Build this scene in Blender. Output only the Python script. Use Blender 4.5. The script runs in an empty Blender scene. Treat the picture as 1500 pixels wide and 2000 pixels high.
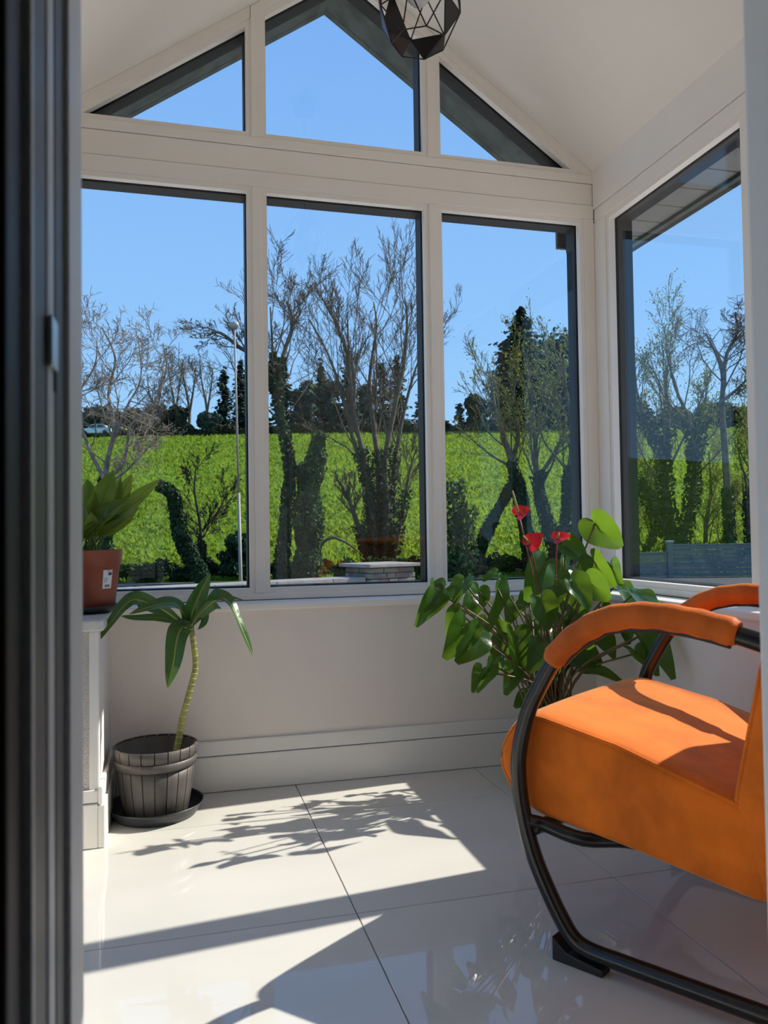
import bpy, bmesh, math, random
import numpy as np
from mathutils import Vector, Matrix

C = bpy.context.scene.collection
# ------------------------------------------------------------------ camera
F_PX, YAW, PITCH, ROLL, CAM_H = 1529.8, math.radians(14.789), math.radians(1.640), math.radians(-0.796), 0.787
_f = np.array([math.sin(YAW) * math.cos(PITCH), math.cos(YAW) * math.cos(PITCH), math.sin(PITCH)])
_r0 = np.array([math.cos(YAW), -math.sin(YAW), 0.0])
_u0 = np.cross(_r0, _f)
_r = _r0 * math.cos(ROLL) + _u0 * math.sin(ROLL)
_u = -_r0 * math.sin(ROLL) + _u0 * math.cos(ROLL)
CAM = np.array([0, 0, CAM_H])
cam_d = bpy.data.cameras.new('camera')
cam_d.sensor_width = 36.0
cam_d.lens = F_PX / 2000 * 36.0
cam_d.clip_start, cam_d.clip_end = 0.02, 600
cam_d.dof.use_dof = True
cam_d.dof.focus_distance = 3.2
cam_d.dof.aperture_fstop = 9.0
cam = bpy.data.objects.new('camera', cam_d)
C.objects.link(cam)
cam.matrix_world = Matrix(((_r[0], _u[0], -_f[0], 0), (_r[1], _u[1], -_f[1], 0), (_r[2], _u[2], -_f[2], CAM_H), (0, 0, 0, 1)))
bpy.context.scene.camera = cam
vs = bpy.context.scene.view_settings
vs.view_transform = 'Standard'
vs.look = 'None'
vs.gamma = 1
vs.use_curve_mapping = False
vs.exposure = 0.46
# ------------------------------------------------------------------ sky and sun
SKY_STRENGTH, SUN_STRENGTH = 0.80, 5.2
SUN_AZ, SUN_EL = math.radians(6.0), math.radians(38.5)      # azimuth counted from +X towards +Y
world = bpy.data.worlds.new('sky')
bpy.context.scene.world = world
world.use_nodes = True
wn, wl = world.node_tree.nodes, world.node_tree.links
wn.clear()
wo = wn.new('ShaderNodeOutputWorld')
wb = wn.new('ShaderNodeBackground')
wb.inputs['Strength'].default_value = SKY_STRENGTH
wt = wn.new('ShaderNodeTexCoord')
ws = wn.new('ShaderNodeSeparateXYZ')
wr = wn.new('ShaderNodeValToRGB')
wr.color_ramp.elements[0].position = 0.0
wr.color_ramp.elements[0].color = (0.42, 0.70, 0.97, 1)
wr.color_ramp.elements[1].position = 1.0
wr.color_ramp.elements[1].color = (0.13, 0.32, 0.78, 1)
e = wr.color_ramp.elements.new(0.25)
e.color = (0.27, 0.54, 0.94, 1)
e = wr.color_ramp.elements.new(0.55)
e.color = (0.19, 0.42, 0.87, 1)
wl.new(wt.outputs['Generated'], ws.inputs[0])
wl.new(ws.outputs['Z'], wr.inputs[0])
wl.new(wr.outputs[0], wb.inputs[0])
wl.new(wb.outputs[0], wo.inputs[0])
sun_d = bpy.data.lights.new('sun', 'SUN')
sun_d.energy = SUN_STRENGTH
sun_d.angle = math.radians(0.53)
sun_d.color = (1.0, 0.93, 0.82)
sun = bpy.data.objects.new('sun', sun_d)
C.objects.link(sun)
_sd = Vector((math.cos(SUN_EL) * math.cos(SUN_AZ), math.cos(SUN_EL) * math.sin(SUN_AZ), math.sin(SUN_EL)))
sun.rotation_euler = _sd.to_track_quat('Z', 'Y').to_euler()
sun.location = (30, 5, 30)
cy = bpy.context.scene.cycles
cy.max_bounces = 12
cy.diffuse_bounces = 6
cy.glossy_bounces = 4
cy.transparent_max_bounces = 24
cy.sample_clamp_indirect = 6.0
cy.caustics_reflective = False
cy.caustics_refractive = False


def ray(x, y):
    return _r * (x - 750) / F_PX + _u * (1000 - y) / F_PX + _f


def at(x, y, Y):                       # the point seen at photo pixel (x, y) at room depth Y
    d = ray(x, y)
    return CAM + d * (Y / d[1])


def at_s(x, y, s):                     # the same at distance s along the viewing axis
    return CAM + ray(x, y) * s


# ------------------------------------------------------------------ materials
MATS = {}


def mat(name, col, rough=0.5, var=0.0, scale=20.0, bump=0.0, bscale=80.0, metal=0.0, spec=0.5, sheen=0.0, coat=0.0, trans=0.0,
        stretch=(1, 1, 1), col2=None, detail=4.0, trans_col=None, sheen_tint=None):
    m = bpy.data.materials.new(name)
    m.use_nodes = True
    n, l = m.node_tree.nodes, m.node_tree.links
    b = n['Principled BSDF']
    b.inputs['Base Color'].default_value = (*col, 1)
    b.inputs['Roughness'].default_value = rough
    b.inputs['Metallic'].default_value = metal
    b.inputs['Specular IOR Level'].default_value = spec
    b.inputs['Sheen Weight'].default_value = sheen
    b.inputs['Coat Weight'].default_value = coat
    if sheen:
        b.inputs['Sheen Roughness'].default_value = 0.4
        b.inputs['Sheen Tint'].default_value = (*(sheen_tint or col), 1)
    tc = n.new('ShaderNodeTexCoord')
    mp = n.new('ShaderNodeMapping')
    mp.inputs['Scale'].default_value = stretch
    l.new(tc.outputs['Object'], mp.inputs[0])
    if var > 0 or col2:
        nz = n.new('ShaderNodeTexNoise')
        nz.inputs['Scale'].default_value = scale
        nz.inputs['Detail'].default_value = detail
        l.new(mp.outputs[0], nz.inputs['Vector'])
        rp = n.new('ShaderNodeValToRGB')
        c2 = col2 if col2 else tuple(c * (1 - var) for c in col)
        c1 = col if col2 else tuple(min(1, c * (1 + var)) for c in col)
        rp.color_ramp.elements[0].position = 0.36
        rp.color_ramp.elements[1].position = 0.64
        rp.color_ramp.elements[0].color = (*c2, 1)
        rp.color_ramp.elements[1].color = (*c1, 1)
        l.new(nz.outputs['Fac'], rp.inputs[0])
        l.new(rp.outputs[0], b.inputs['Base Color'])
    if bump > 0:
        nb = n.new('ShaderNodeTexNoise')
        nb.inputs['Scale'].default_value = bscale
        nb.inputs['Detail'].default_value = 3
        l.new(mp.outputs[0], nb.inputs['Vector'])
        bp = n.new('ShaderNodeBump')
        bp.inputs['Strength'].default_value = bump
        bp.inputs['Distance'].default_value = 0.01
        l.new(nb.outputs['Fac'], bp.inputs['Height'])
        l.new(bp.outputs[0], b.inputs['Normal'])
    if trans > 0:
        tr = n.new('ShaderNodeBsdfTranslucent')
        tr.inputs[0].default_value = (*(trans_col or col), 1)
        mx = n.new('ShaderNodeMixShader')
        mx.inputs[0].default_value = trans
        l.new(b.outputs[0], mx.inputs[1])
        l.new(tr.outputs[0], mx.inputs[2])
        l.new(mx.outputs[0], n['Material Output'].inputs[0])
    MATS[name] = m
    return m


def glass_mat():
    m = bpy.data.materials.new('window_glass')
    m.use_nodes = True
    n, l = m.node_tree.nodes, m.node_tree.links
    n.remove(n['Principled BSDF'])
    t = n.new('ShaderNodeBsdfTransparent')
    t.inputs[0].default_value = (0.985, 0.993, 0.990, 1)
    g = n.new('ShaderNodeBsdfGlossy')
    g.inputs['Roughness'].default_value = 0.0
    fr = n.new('ShaderNodeFresnel')
    ge = n.new('ShaderNodeNewGeometry')          # the same reflectance on both faces of the thin pane
    mr = n.new('ShaderNodeMapRange')
    mr.inputs['To Min'].default_value = 1.39
    mr.inputs['To Max'].default_value = 1 / 1.39
    l.new(ge.outputs['Backfacing'], mr.inputs['Value'])
    l.new(mr.outputs[0], fr.inputs['IOR'])
    mx = n.new('ShaderNodeMixShader')
    l.new(fr.outputs[0], mx.inputs[0])
    l.new(t.outputs[0], mx.inputs[1])
    l.new(g.outputs[0], mx.inputs[2])
    l.new(mx.outputs[0], n['Material Output'].inputs[0])
    MATS['glass'] = m


glass_mat()
mat('frame', (0.90, 0.85, 0.785), 0.38, 0.012, 6)
mat('anthracite', (0.006, 0.009, 0.014), 0.55, spec=0.2)
mat('wall', (0.84, 0.775, 0.725), 0.75, 0.02, 5, 0.08, 160)
mat('wall_rough', (0.62, 0.59, 0.56), 0.85, 0.10, 220, 0.6, 260)
mat('hall_wall', (0.42, 0.42, 0.42), 0.8, 0.03, 4, 0.05, 120)
mat('ceiling', (0.92, 0.88, 0.80), 0.75, 0.012, 3, 0.04, 200)
mat('skirting', (0.83, 0.82, 0.79), 0.35, 0.01, 5)
mat('sill', (0.86, 0.83, 0.79), 0.3, 0.01, 5)
mat('stone_slab', (0.70, 0.69, 0.65), 0.35, 0.12, 25)
mat('grout', (0.30, 0.285, 0.27), 0.9)
mat('tile', (0.665, 0.65, 0.605), 0.012, 0.035, 2.2, detail=8, stretch=(1, 2.2, 1))
mat('jamb', (0.90, 0.87, 0.83), 0.45)
mat('door_dark', (0.010, 0.010, 0.013), 0.5)
mat('door_grey', (0.12, 0.12, 0.12), 0.45)
mat('door_mid', (0.80, 0.80, 0.79), 0.4)
mat('steel', (0.75, 0.78, 0.80), 0.25, metal=1.0)
mat('soffit', (0.055, 0.075, 0.070), 0.8, 0.35, 14, 0.2, 60)
mat('soffit_board', (0.16, 0.17, 0.165), 0.55, 0.06, 10)
mat('roof', (0.05, 0.055, 0.06), 0.8, 0.2, 8)
mat('velvet', (0.76, 0.165, 0.012), 0.7, 0.17, 11, 0.08, 320, sheen=0.95, spec=0.15, sheen_tint=(1.0, 0.62, 0.28))
mat('leather', (0.60, 0.125, 0.014), 0.62, 0.16, 14, 0.10, 180, sheen=0.25, spec=0.2, sheen_tint=(1.0, 0.55, 0.25))
mat('black_metal', (0.010, 0.009, 0.008), 0.24)
mat('black_plastic', (0.012, 0.012, 0.013), 0.5)
mat('stave', (0.088, 0.080, 0.074), 0.5, 0.16, 30, 0.12, 90, stretch=(1, 1, 0.15))
mat('saucer', (0.030, 0.034, 0.040), 0.42)
mat('terracotta', (0.30, 0.075, 0.040), 0.5, 0.06, 12)
mat('soil', (0.018, 0.012, 0.008), 0.95, 0.4, 60, 0.8, 90)
mat('paper', (0.82, 0.83, 0.83), 0.5)
mat('ink', (0.06, 0.065, 0.08), 0.6)
mat('cane', (0.30, 0.33, 0.085), 0.5, 0.25, 30, 0.1, 60)
mat('cane_node', (0.55, 0.47, 0.27), 0.6)
mat('leaf_dracaena', (0.040, 0.110, 0.028), 0.28, 0.3, 16, 0.12, 60, trans=0.28, stretch=(1, 1, 1), trans_col=(0.16, 0.30, 0.04))
mat('leaf_stripe', (0.40, 0.46, 0.10), 0.3, trans=0.3)
mat('leaf_pot', (0.105, 0.165, 0.024), 0.36, 0.25, 10, trans=0.48, trans_col=(0.36, 0.44, 0.04))
mat('leaf_anth', (0.022, 0.072, 0.010), 0.28, 0.28, 14, 0.14, 55, spec=0.4, trans=0.32, trans_col=(0.26, 0.46, 0.03))
mat('leaf_vein', (0.16, 0.25, 0.06), 0.4, trans=0.2)
mat('stem_anth', (0.13, 0.10, 0.035), 0.5, 0.3, 12)
mat('stem_red', (0.22, 0.06, 0.035), 0.5)
mat('stem_pot', (0.17, 0.24, 0.05), 0.5)
mat('spathe', (0.62, 0.008, 0.018), 0.18, trans=0.2, trans_col=(0.9, 0.02, 0.03))
mat('spadix', (0.32, 0.30, 0.10), 0.6, bump=0.4, bscale=500)
mat('cage_black', (0.008, 0.007, 0.008), 0.35, metal=0.3)
mat('cage_copper', (0.045, 0.014, 0.010), 0.4, metal=0.4)
mat('bulb', (0.75, 0.75, 0.74), 0.15)
mat('grass', (0.145, 0.225, 0.020), 0.9, bump=1.0, bscale=2.0, col2=(0.062, 0.125, 0.010), scale=1.1, detail=14, stretch=(0.6, 1.6, 1.5), spec=0.1)
mat('grass_blade', (0.175, 0.265, 0.036), 0.8, 0.30, 0.25, trans=0.45, spec=0.05, trans_col=(0.26, 0.36, 0.03))
mat('asphalt', (0.085, 0.09, 0.09), 0.95, 0.12, 12, 0.3, 60, spec=0.05)
mat('bounce_paving', (0.64, 0.60, 0.54), 0.9, 0.08, 3, 0.2, 40)  # kept pale so the added ground reflects sunlight into the room
mat('stone', (0.17, 0.155, 0.13), 0.9, 0.25, 9, 0.5, 40)
mat('stone_cap', (0.25, 0.235, 0.21), 0.85, 0.15, 9, 0.3, 40)
mat('bark', (0.125, 0.105, 0.075), 0.9, 0.3, 6, 0.5, 20, spec=0.1)
mat('bark_pale', (0.24, 0.195, 0.15), 0.9, 0.35, 5, 0.5, 20, spec=0.1)
mat('bark_dark', (0.055, 0.045, 0.035), 0.9, 0.3, 6, 0.5, 20, spec=0.1)
mat('twig_green', (0.20, 0.20, 0.075), 0.9, 0.2, 4, spec=0.1)
mat('ivy', (0.020, 0.050, 0.018), 0.6, 0.4, 2.5, trans=0.15, spec=0.2)
mat('ivy_pale', (0.050, 0.095, 0.035), 0.6, 0.4, 2.5, trans=0.2, spec=0.2)
mat('bud', (0.20, 0.24, 0.04), 0.7, 0.25, 2, trans=0.4, spec=0.1)
mat('needle_hazed', (0.045, 0.070, 0.052), 0.8, 0.35, 0.35, trans=0.1, spec=0.1)  # distance haze mixed into the colour: lifted towards bluish grey
mat('needle_pine_hazed', (0.060, 0.086, 0.064), 0.8, 0.35, 0.35, trans=0.1, spec=0.1)  # skyline crowns, also greyed in the base colour to stand for haze
mat('hedge', (0.060, 0.065, 0.035), 0.9, 0.4, 0.5, trans=0.1, spec=0.1)
mat('fern', (0.030, 0.070, 0.018), 0.7, 0.4, 1.5, trans=0.25, spec=0.1)
mat('lamp_pole', (0.30, 0.27, 0.215), 0.55, 0.1, 4)
mat('lamp_head', (0.34, 0.34, 0.31), 0.5)
mat('fence', (0.12, 0.145, 0.15), 0.6, 0.08, 6)
mat('car_paint', (0.62, 0.74, 0.76), 0.25)
mat('car_yellow', (0.65, 0.55, 0.12), 0.4)
mat('car_glass', (0.03, 0.05, 0.06), 0.1)
mat('tyre', (0.012, 0.012, 0.012), 0.8)


# ------------------------------------------------------------------ helpers
def link(name, me, m=None, parent=None):
    o = bpy.data.objects.new(name, me)
    C.objects.link(o)
    if m and me is not None and not me.materials:
        me.materials.append(MATS[m])
    if parent is not None:
        o.parent = parent
    return o


def tag(o, label=None, cat=None, group=None, kind=None):
    if label:
        o['label'] = label
    if cat:
        o['category'] = cat
    if group:
        o['group'] = group
    if kind:
        o['kind'] = kind
    return o


def empty(name, label=None, cat=None, loc=(0, 0, 0), rz=0.0, group=None, kind=None):
    o = bpy.data.objects.new(name, None)
    C.objects.link(o)
    o.location = loc
    o.rotation_euler = (0, 0, rz)
    o.empty_display_size = 0.05
    return tag(o, label, cat, group, kind)


def wp(o, root):                       # parent a piece modelled in world coordinates
    o.parent = root
    o.matrix_parent_inverse = (Matrix.Translation(root.location) @ Matrix.Rotation(root.rotation_euler[2], 4, 'Z')).inverted()
    return o


def mesh(name, v, f, smooth=False):
    me = bpy.data.meshes.new(name)
    me.from_pydata([tuple(map(float, p)) for p in v], [], [tuple(map(int, q)) for q in f])
    if smooth:
        me.polygons.foreach_set('use_smooth', [True] * len(me.polygons))
    me.update()
    return me


def mesh_np(name, v, f, smooth=False):   # big uniform meshes
    v = np.asarray(v, np.float32)
    f = np.asarray(f, np.int32)
    me = bpy.data.meshes.new(name)
    k = f.shape[1]
    me.vertices.add(len(v))
    me.vertices.foreach_set('co', v.ravel())
    me.loops.add(f.size)
    me.loops.foreach_set('vertex_index', f.ravel())
    me.polygons.add(len(f))
    me.polygons.foreach_set('loop_start', np.arange(0, f.size, k, dtype=np.int32))
    if smooth:
        me.polygons.foreach_set('use_smooth', np.ones(len(f), dtype=bool))
    me.update(calc_edges=True)
    return me


def bev(me, off, seg=2, smooth=False):
    bm = bmesh.new()
    bm.from_mesh(me)
    bmesh.ops.recalc_face_normals(bm, faces=bm.faces)
    if off > 0:
        bmesh.ops.bevel(bm, geom=[ed for ed in bm.edges if ed.calc_face_angle(0) > 0.35], offset=off, segments=seg, profile=0.6, affect='EDGES', clamp_overlap=True)
    bm.to_mesh(me)
    bm.free()
    if smooth:
        for p in me.polygons:
            p.use_smooth = True
    return me


def box(name, x0, x1, y0, y1, z0, z1, m, parent=None, b=0.0, seg=2):
    v = [(x, y, z) for z in (z0, z1) for y in (y0, y1) for x in (x0, x1)]
    f = [(0, 2, 3, 1), (4, 5, 7, 6), (0, 1, 5, 4), (2, 6, 7, 3), (0, 4, 6, 2), (1, 3, 7, 5)]
    me = mesh(name, v, f)
    if b > 0:
        bev(me, b, seg)
    o = link(name, me, m)
    if parent is not None:
        wp(o, parent)
    return o


def prism(name, poly, fn, d0, d1, m, parent=None, b=0.0):     # poly in 2-D, fn(a, b, d) -> xyz
    n = len(poly)
    v = [fn(a, c, d0) for a, c in poly] + [fn(a, c, d1) for a, c in poly]
    f = [tuple(range(n)), tuple(range(2 * n - 1, n - 1, -1))] + [(i, i + n, (i + 1) % n + n, (i + 1) % n) for i in range(n)]
    me = mesh(name, v, f)
    bev(me, b, 2)
    o = link(name, me, m)
    if parent is not None:
        wp(o, parent)
    return o


def offset_poly(poly, d):              # positive d grows a convex polygon
    P = [np.array(p, float) for p in poly]
    ar = sum(P[i][0] * P[(i + 1) % len(P)][1] - P[(i + 1) % len(P)][0] * P[i][1] for i in range(len(P)))
    sg = 1 if ar > 0 else -1
    out = []
    for i in range(len(P)):
        a, b_, c = P[i - 1], P[i], P[(i + 1) % len(P)]
        e1 = (b_ - a) / np.linalg.norm(b_ - a)
        e2 = (c - b_) / np.linalg.norm(c - b_)
        n1 = np.array([e1[1], -e1[0]]) * sg
        n2 = np.array([e2[1], -e2[0]]) * sg
        k = d / max(0.2, 1 + n1 @ n2)
        out.append(tuple(b_ + (n1 + n2) * k))
    return out


def ring(name, outer, inner, fn, d0, d1, m, parent=None):
    n = len(outer)
    v = [fn(a, c, d) for d in (d0, d1) for P in (outer, inner) for a, c in P]
    f = []
    for i in range(n):
        j = (i + 1) % n
        o0, o1, i0, i1 = i, j, n + i, n + j
        f += [(o0, o1, i1, i0), (o0 + 2 * n, i0 + 2 * n, i1 + 2 * n, o1 + 2 * n), (o0, o0 + 2 * n, o1 + 2 * n, o1), (i0, i1, i1 + 2 * n, i0 + 2 * n)]
    me = mesh(name, v, f)
    bev(me, 0)
    o = link(name, me, m)
    if parent is not None:
        wp(o, parent)
    return o


def catmull(P, k=6):
    P = [np.array(p, float) for p in P]
    Q = [2 * P[0] - P[1]] + P + [2 * P[-1] - P[-2]]
    out = []
    for i in range(1, len(Q) - 2):
        for j in range(k):
            t = j / k
            a, b_, c, d = Q[i - 1], Q[i], Q[i + 1], Q[i + 2]
            out.append(0.5 * (2 * b_ + (c - a) * t + (2 * a - 5 * b_ + 4 * c - d) * t * t + (3 * b_ - a - 3 * c + d) * t ** 3))
    out.append(P[-1])
    return np.array(out)


def tube_arrays(pts, rad, n=8, cap=True, sx=1.0, side=None):
    pts = np.asarray(pts, float)
    rad = np.broadcast_to(np.asarray(rad, float), (len(pts),))
    T = np.gradient(pts, axis=0)
    T /= np.linalg.norm(T, axis=1)[:, None] + 1e-12
    ref = np.array(side, float) if side is not None else (np.array([0.31, 0.95, 0.05]) if abs(T[0][2]) > 0.8 else np.array([0.0, 0.0, 1.0]))
    A = ref - (T @ ref)[:, None] * T
    A /= np.linalg.norm(A, axis=1)[:, None] + 1e-12
    B = np.cross(T, A)
    th = np.arange(n) * 2 * math.pi / n
    V = pts[:, None, :] + rad[:, None, None] * (np.cos(th)[None, :, None] * A[:, None, :] * sx + np.sin(th)[None, :, None] * B[:, None, :])
    V = V.reshape(-1, 3)
    m = len(pts)
    i = np.arange(m - 1)[:, None] * n
    j = np.arange(n)[None, :]
    k = (np.arange(n)[None, :] + 1) % n
    Fq = np.stack([i + j, i + k, i + n + k, i + n + j], -1).reshape(-1, 4)
    return V, Fq


def tube(name, pts, rad, m, parent=None, n=10, sx=1.0, side=None):
    V, Fq = tube_arrays(pts, rad, n, True, sx, side)
    f = [tuple(q) for q in Fq] + [tuple(range(n - 1, -1, -1)), tuple(range(len(V) - n, len(V)))]
    me = mesh(name, V, f, True)
    bev(me, 0)
    o = link(name, me, m)
    if parent is not None:
        wp(o, parent)
    return o


def lathe(name, prof, m, parent=None, loc=(0, 0, 0), n=40, a0=0.0, a1=2 * math.pi, smooth=True):
    full = abs(a1 - a0 - 2 * math.pi) < 1e-6
    k = n if full else n + 1
    v, f = [], []
    for i in range(k):
        a = a0 + (a1 - a0) * i / n
        for r, z in prof:
            v.append((loc[0] + r * math.cos(a), loc[1] + r * math.sin(a), loc[2] + z))
    p = len(prof)
    for i in range(n):
        j = (i + 1) % k
        for q in range(p - 1):
            f.append((i * p + q, j * p + q, j * p + q + 1, i * p + q + 1))
    me = mesh(name, v, f, smooth)
    bm = bmesh.new()
    bm.from_mesh(me)
    bmesh.ops.remove_doubles(bm, verts=bm.verts, dist=1e-5)
    bmesh.ops.recalc_face_normals(bm, faces=bm.faces)
    bm.to_mesh(me)
    bm.free()
    o = link(name, me, m)
    if parent is not None:
        wp(o, parent)
    return o


def nrm(v):
    v = np.asarray(v, float)
    return v / (np.linalg.norm(v) + 1e-12)


# ------------------------------------------------------------------ the room: measures (metres)
XC = 0.572                       # ridge line
XL, XR = -0.371, 1.515           # inner faces of the side frames
YF = 2.600                       # inner face of the front frame
YB0, YB1 = 0.54, 0.66            # wall between hall and sunroom
ZS = 0.577                       # top of the sills
ZC = 2.135                       # where the sloped ceiling springs
SLOPE = 0.70
ZA = ZC + SLOPE * (XR - XC)
WXR, WYF, WXL = 1.43, 2.505, -0.20   # inner faces of the low walls

front = lambda a, c, d: (a, YF + d, c)
right = lambda a, c, d: (XR + d, a, c)
left = lambda a, c, d: (XL - d, a, c)

# floor: grout bed and single tiles
floor = box('floor', -1.6, 1.7, -2.3, 2.75, -0.12, -0.006, 'grout')
tag(floor, 'polished pale porcelain tile floor of the sunroom', kind='structure')
G = 0.0011
xs = [0.356 + 0.6 * k for k in range(-4, 4)]
ys = [1.6155 + 0.6 * k for k in range(-7, 3)]
tile_cache = {}
for i in range(len(xs) - 1):
    for j in range(len(ys) - 1):
        x0, x1, y0, y1 = max(xs[i], -1.6) + G, min(xs[i + 1], 1.7) - G, max(ys[j], -2.3) + G, min(ys[j + 1], 2.7) - G
        if x1 - x0 < 0.03 or y1 - y0 < 0.03:
            continue
        key = (round(x1 - x0, 3), round(y1 - y0, 3))
        if key not in tile_cache:
            w, h = (x1 - x0) / 2, (y1 - y0) / 2
            v = [(x, y, z) for z in (-0.008, 0.0) for y in (-h, h) for x in (-w, w)]
            me = mesh('tile', v, [(0, 2, 3, 1), (4, 5, 7, 6), (0, 1, 5, 4), (2, 6, 7, 3), (0, 4, 6, 2), (1, 3, 7, 5)])
            bev(me, 0.0008, 1)
            tile_cache[key] = me
        t = link('tile', tile_cache[key], 'tile', floor)
        t.location = ((x0 + x1) / 2, (y0 + y1) / 2, 0)

# low walls
w = box('wall_front', XL - 0.05, XR + 0.15, WYF, YF + 0.12, -0.1, ZS - 0.024, 'wall')
tag(w, 'warm grey painted low wall under the front windows', kind='structure')
w = box('wall_right', WXR, XR + 0.12, YB1, WYF, -0.1, ZS - 0.024, 'wall')
tag(w, 'warm grey painted low wall under the side window', kind='structure')
w = empty('wall_left', 'short rough plastered low wall with a stone ledge', kind='structure', loc=(XL, 2.3, 0))
box('wall_body', XL - 0.12, WXL, 2.15, WYF, -0.1, 0.548, 'wall', w)
box('plaster_face', XL - 0.10, WXL - 0.022, 2.146, 2.15, 0.14, 0.548, 'wall_rough', w)
box('corner_bead', WXL - 0.022, WXL + 0.003, 2.143, 2.166, 0.14, 0.548, 'skirting', w, 0.004)
box('ledge', XL + 0.002, WXL + 0.016, 2.128, 2.4795, 0.549, ZS, 'stone_slab', w, 0.006)

# sills
s = box('trim_1', WXL + 0.017, XR - 0.0, 2.48, YF, ZS - 0.023, ZS, 'sill', None, 0.006)
tag(s, 'white window board along the front window', kind='structure')
s = box('trim_2', 1.41, XR, YB1, 2.479, ZS - 0.023, ZS, 'sill', None, 0.006)
tag(s, 'white window board along the side window', kind='structure')
s = box('trim_3', XL, WXL + 0.016, 2.481, YF, ZS - 0.027, ZS - 0.001, 'sill', None, 0.003)
tag(s, 'white window board end in the left corner', kind='structure')


def skirt(name, x0, x1, y0, y1, axis, side):
    """two-step skirting; axis 'x' runs along X with its face towards -Y, axis 'y' along Y"""
    r = empty(name, None, None, ((x0 + x1) / 2, (y0 + y1) / 2, 0), kind='structure')
    if axis == 'x':
        box('lower_board', x0, x1, y1 - 0.017, y1, 0.001, 0.108, 'skirting', r, 0.003)
        box('upper_moulding', x0, x1, y1 - 0.012, y1, 0.1095, 0.155, 'skirting', r, 0.005)
    elif side > 0:
        box('lower_board', x1 - 0.017, x1, y0, y1, 0.001, 0.108, 'skirting', r, 0.003)
        box('upper_moulding', x1 - 0.012, x1, y0, y1, 0.1095, 0.155, 'skirting', r, 0.005)
    else:
        box('lower_board', x0, x0 + 0.017, y0, y1, 0.001, 0.108, 'skirting', r, 0.003)
        box('upper_moulding', x0, x0 + 0.012, y0, y1, 0.1095, 0.155, 'skirting', r, 0.005)
    return r


tag(skirt('baseboard_front', WXL + 0.018, WXR - 0.018, 2.3, WYF, 'x', 0), 'white two-step skirting board under the front window')
tag(skirt('baseboard_right', 1.3, WXR, YB1, WYF, 'y', 1), 'white two-step skirting board along the side wall')
tag(skirt('baseboard_left', WXL, 0, 2.133, WYF, 'y', -1), 'white skirting board along the short left wall')
r = empty('baseboard_left_end', 'white skirting board on the end of the short left wall', kind='structure', loc=(XL, 2.14, 0))
box('lower_board', XL - 0.1, WXL + 0.0, 2.132, 2.149, 0.001, 0.112, 'skirting', r, 0.003)
box('upper_moulding', XL - 0.1, WXL + 0.0, 2.136, 2.149, 0.1135, 0.146, 'skirting', r, 0.004)

# ---------------------------------------------------------------- windows
ZB, ZHF, ZHR = 0.617, 1.938, 1.925
P1, P2, P3 = (-0.311, 0.230), (0.296, 0.8495), (0.9155, 1.457)
rect = lambda a0, a1, c0, c1: [(a0, c0), (a1, c0), (a1, c1), (a0, c1)]


def glazing(root, poly, fn, out=0.032):
    ring('glazing_bead', offset_poly(poly, 0.017), poly, fn, 0.007, 0.032, 'frame', root)
    g = prism('pane', offset_poly(poly, 0.012), fn, 0.033, 0.039, 'glass', root)
    g['label'] = 'clear glass'
    ring('outer_frame', offset_poly(poly, out), offset_poly(poly, -0.004), fn, 0.040, 0.100, 'anthracite', root)['label'] = 'anthracite outer frame'


W1 = empty('window_1', 'wide three-light front window with white inner frames', kind='structure', loc=(XC, YF, ZS))
b = 0.017
box('bottom_rail', XL, XR, YF, YF + 0.040, ZS + 0.001, ZB - b, 'frame', W1, 0.004)
box('head_rail', XL, XR, YF, YF + 0.040, ZHF + b, 2.007, 'frame', W1, 0.004)
for a0, a1 in ((XL, P1[0] - b), (P1[1] + b, P2[0] - b), (P2[1] + b, P3[0] - b), (P3[1] + b, XR)):
    box('mullion', a0, a1, YF + 0.0005, YF + 0.040, ZB - b, ZHF + b, 'frame', W1, 0.003)
for a0, a1 in (P1, P2, P3):
    glazing(W1, rect(a0, a1, ZB, ZHF), front)
box('outer_rail', XL - 0.08, XR + 0.08, YF + 0.041, YF + 0.098, ZS - 0.02, ZB - 0.033, 'anthracite', W1)
box('outer_head', XL - 0.08, XR + 0.08, YF + 0.041, YF + 0.098, ZHF + 0.033, ZHF + 0.168, 'anthracite', W1)

t = box('trim_4', XL, XR, YF + 0.004, YF + 0.040, 2.0085, 2.0885, 'frame', None, 0.003)
tag(t, 'white beam casing between the front window and the gable window', kind='structure')

W2 = empty('window_2', 'gable window of three shaped lights under the ridge', kind='structure', loc=(XC, YF, 2.1))
ZG = 2.139
TS = 0.695
gz = lambda x: 2.139 + TS * (1.428 - XC - abs(x - XC))      # slanted opening edge
cz = lambda x: ZC + SLOPE * (XR - XC - abs(x - XC)) - 0.001  # ceiling line
TL = 2 * XC - 1.428
tri_l = [(TL, ZG), (P1[1], ZG), (P1[1], gz(P1[1]))]
pent = [(P2[0], ZG), (P2[1], ZG), (P2[1], gz(P2[1])), (XC, gz(XC)), (P2[0], gz(P2[0]))]
tri_r = [(P3[0], ZG), (1.428, ZG), (P3[0], gz(P3[0]))]
bb = 0.017
box('bottom_rail', XL, XR, YF, YF + 0.040, 2.090, ZG - bb, 'frame', W2, 0.003)
for x0, x1 in ((P1[1] + bb, P2[0] - bb), (P2[1] + bb, P3[0] - bb)):
    prism('mullion', [(x0, ZG - bb), (x1, ZG - bb), (x1, cz(x1)), (x0, cz(x0))], front, 0.0005, 0.040, 'frame', W2, 0.002)
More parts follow.
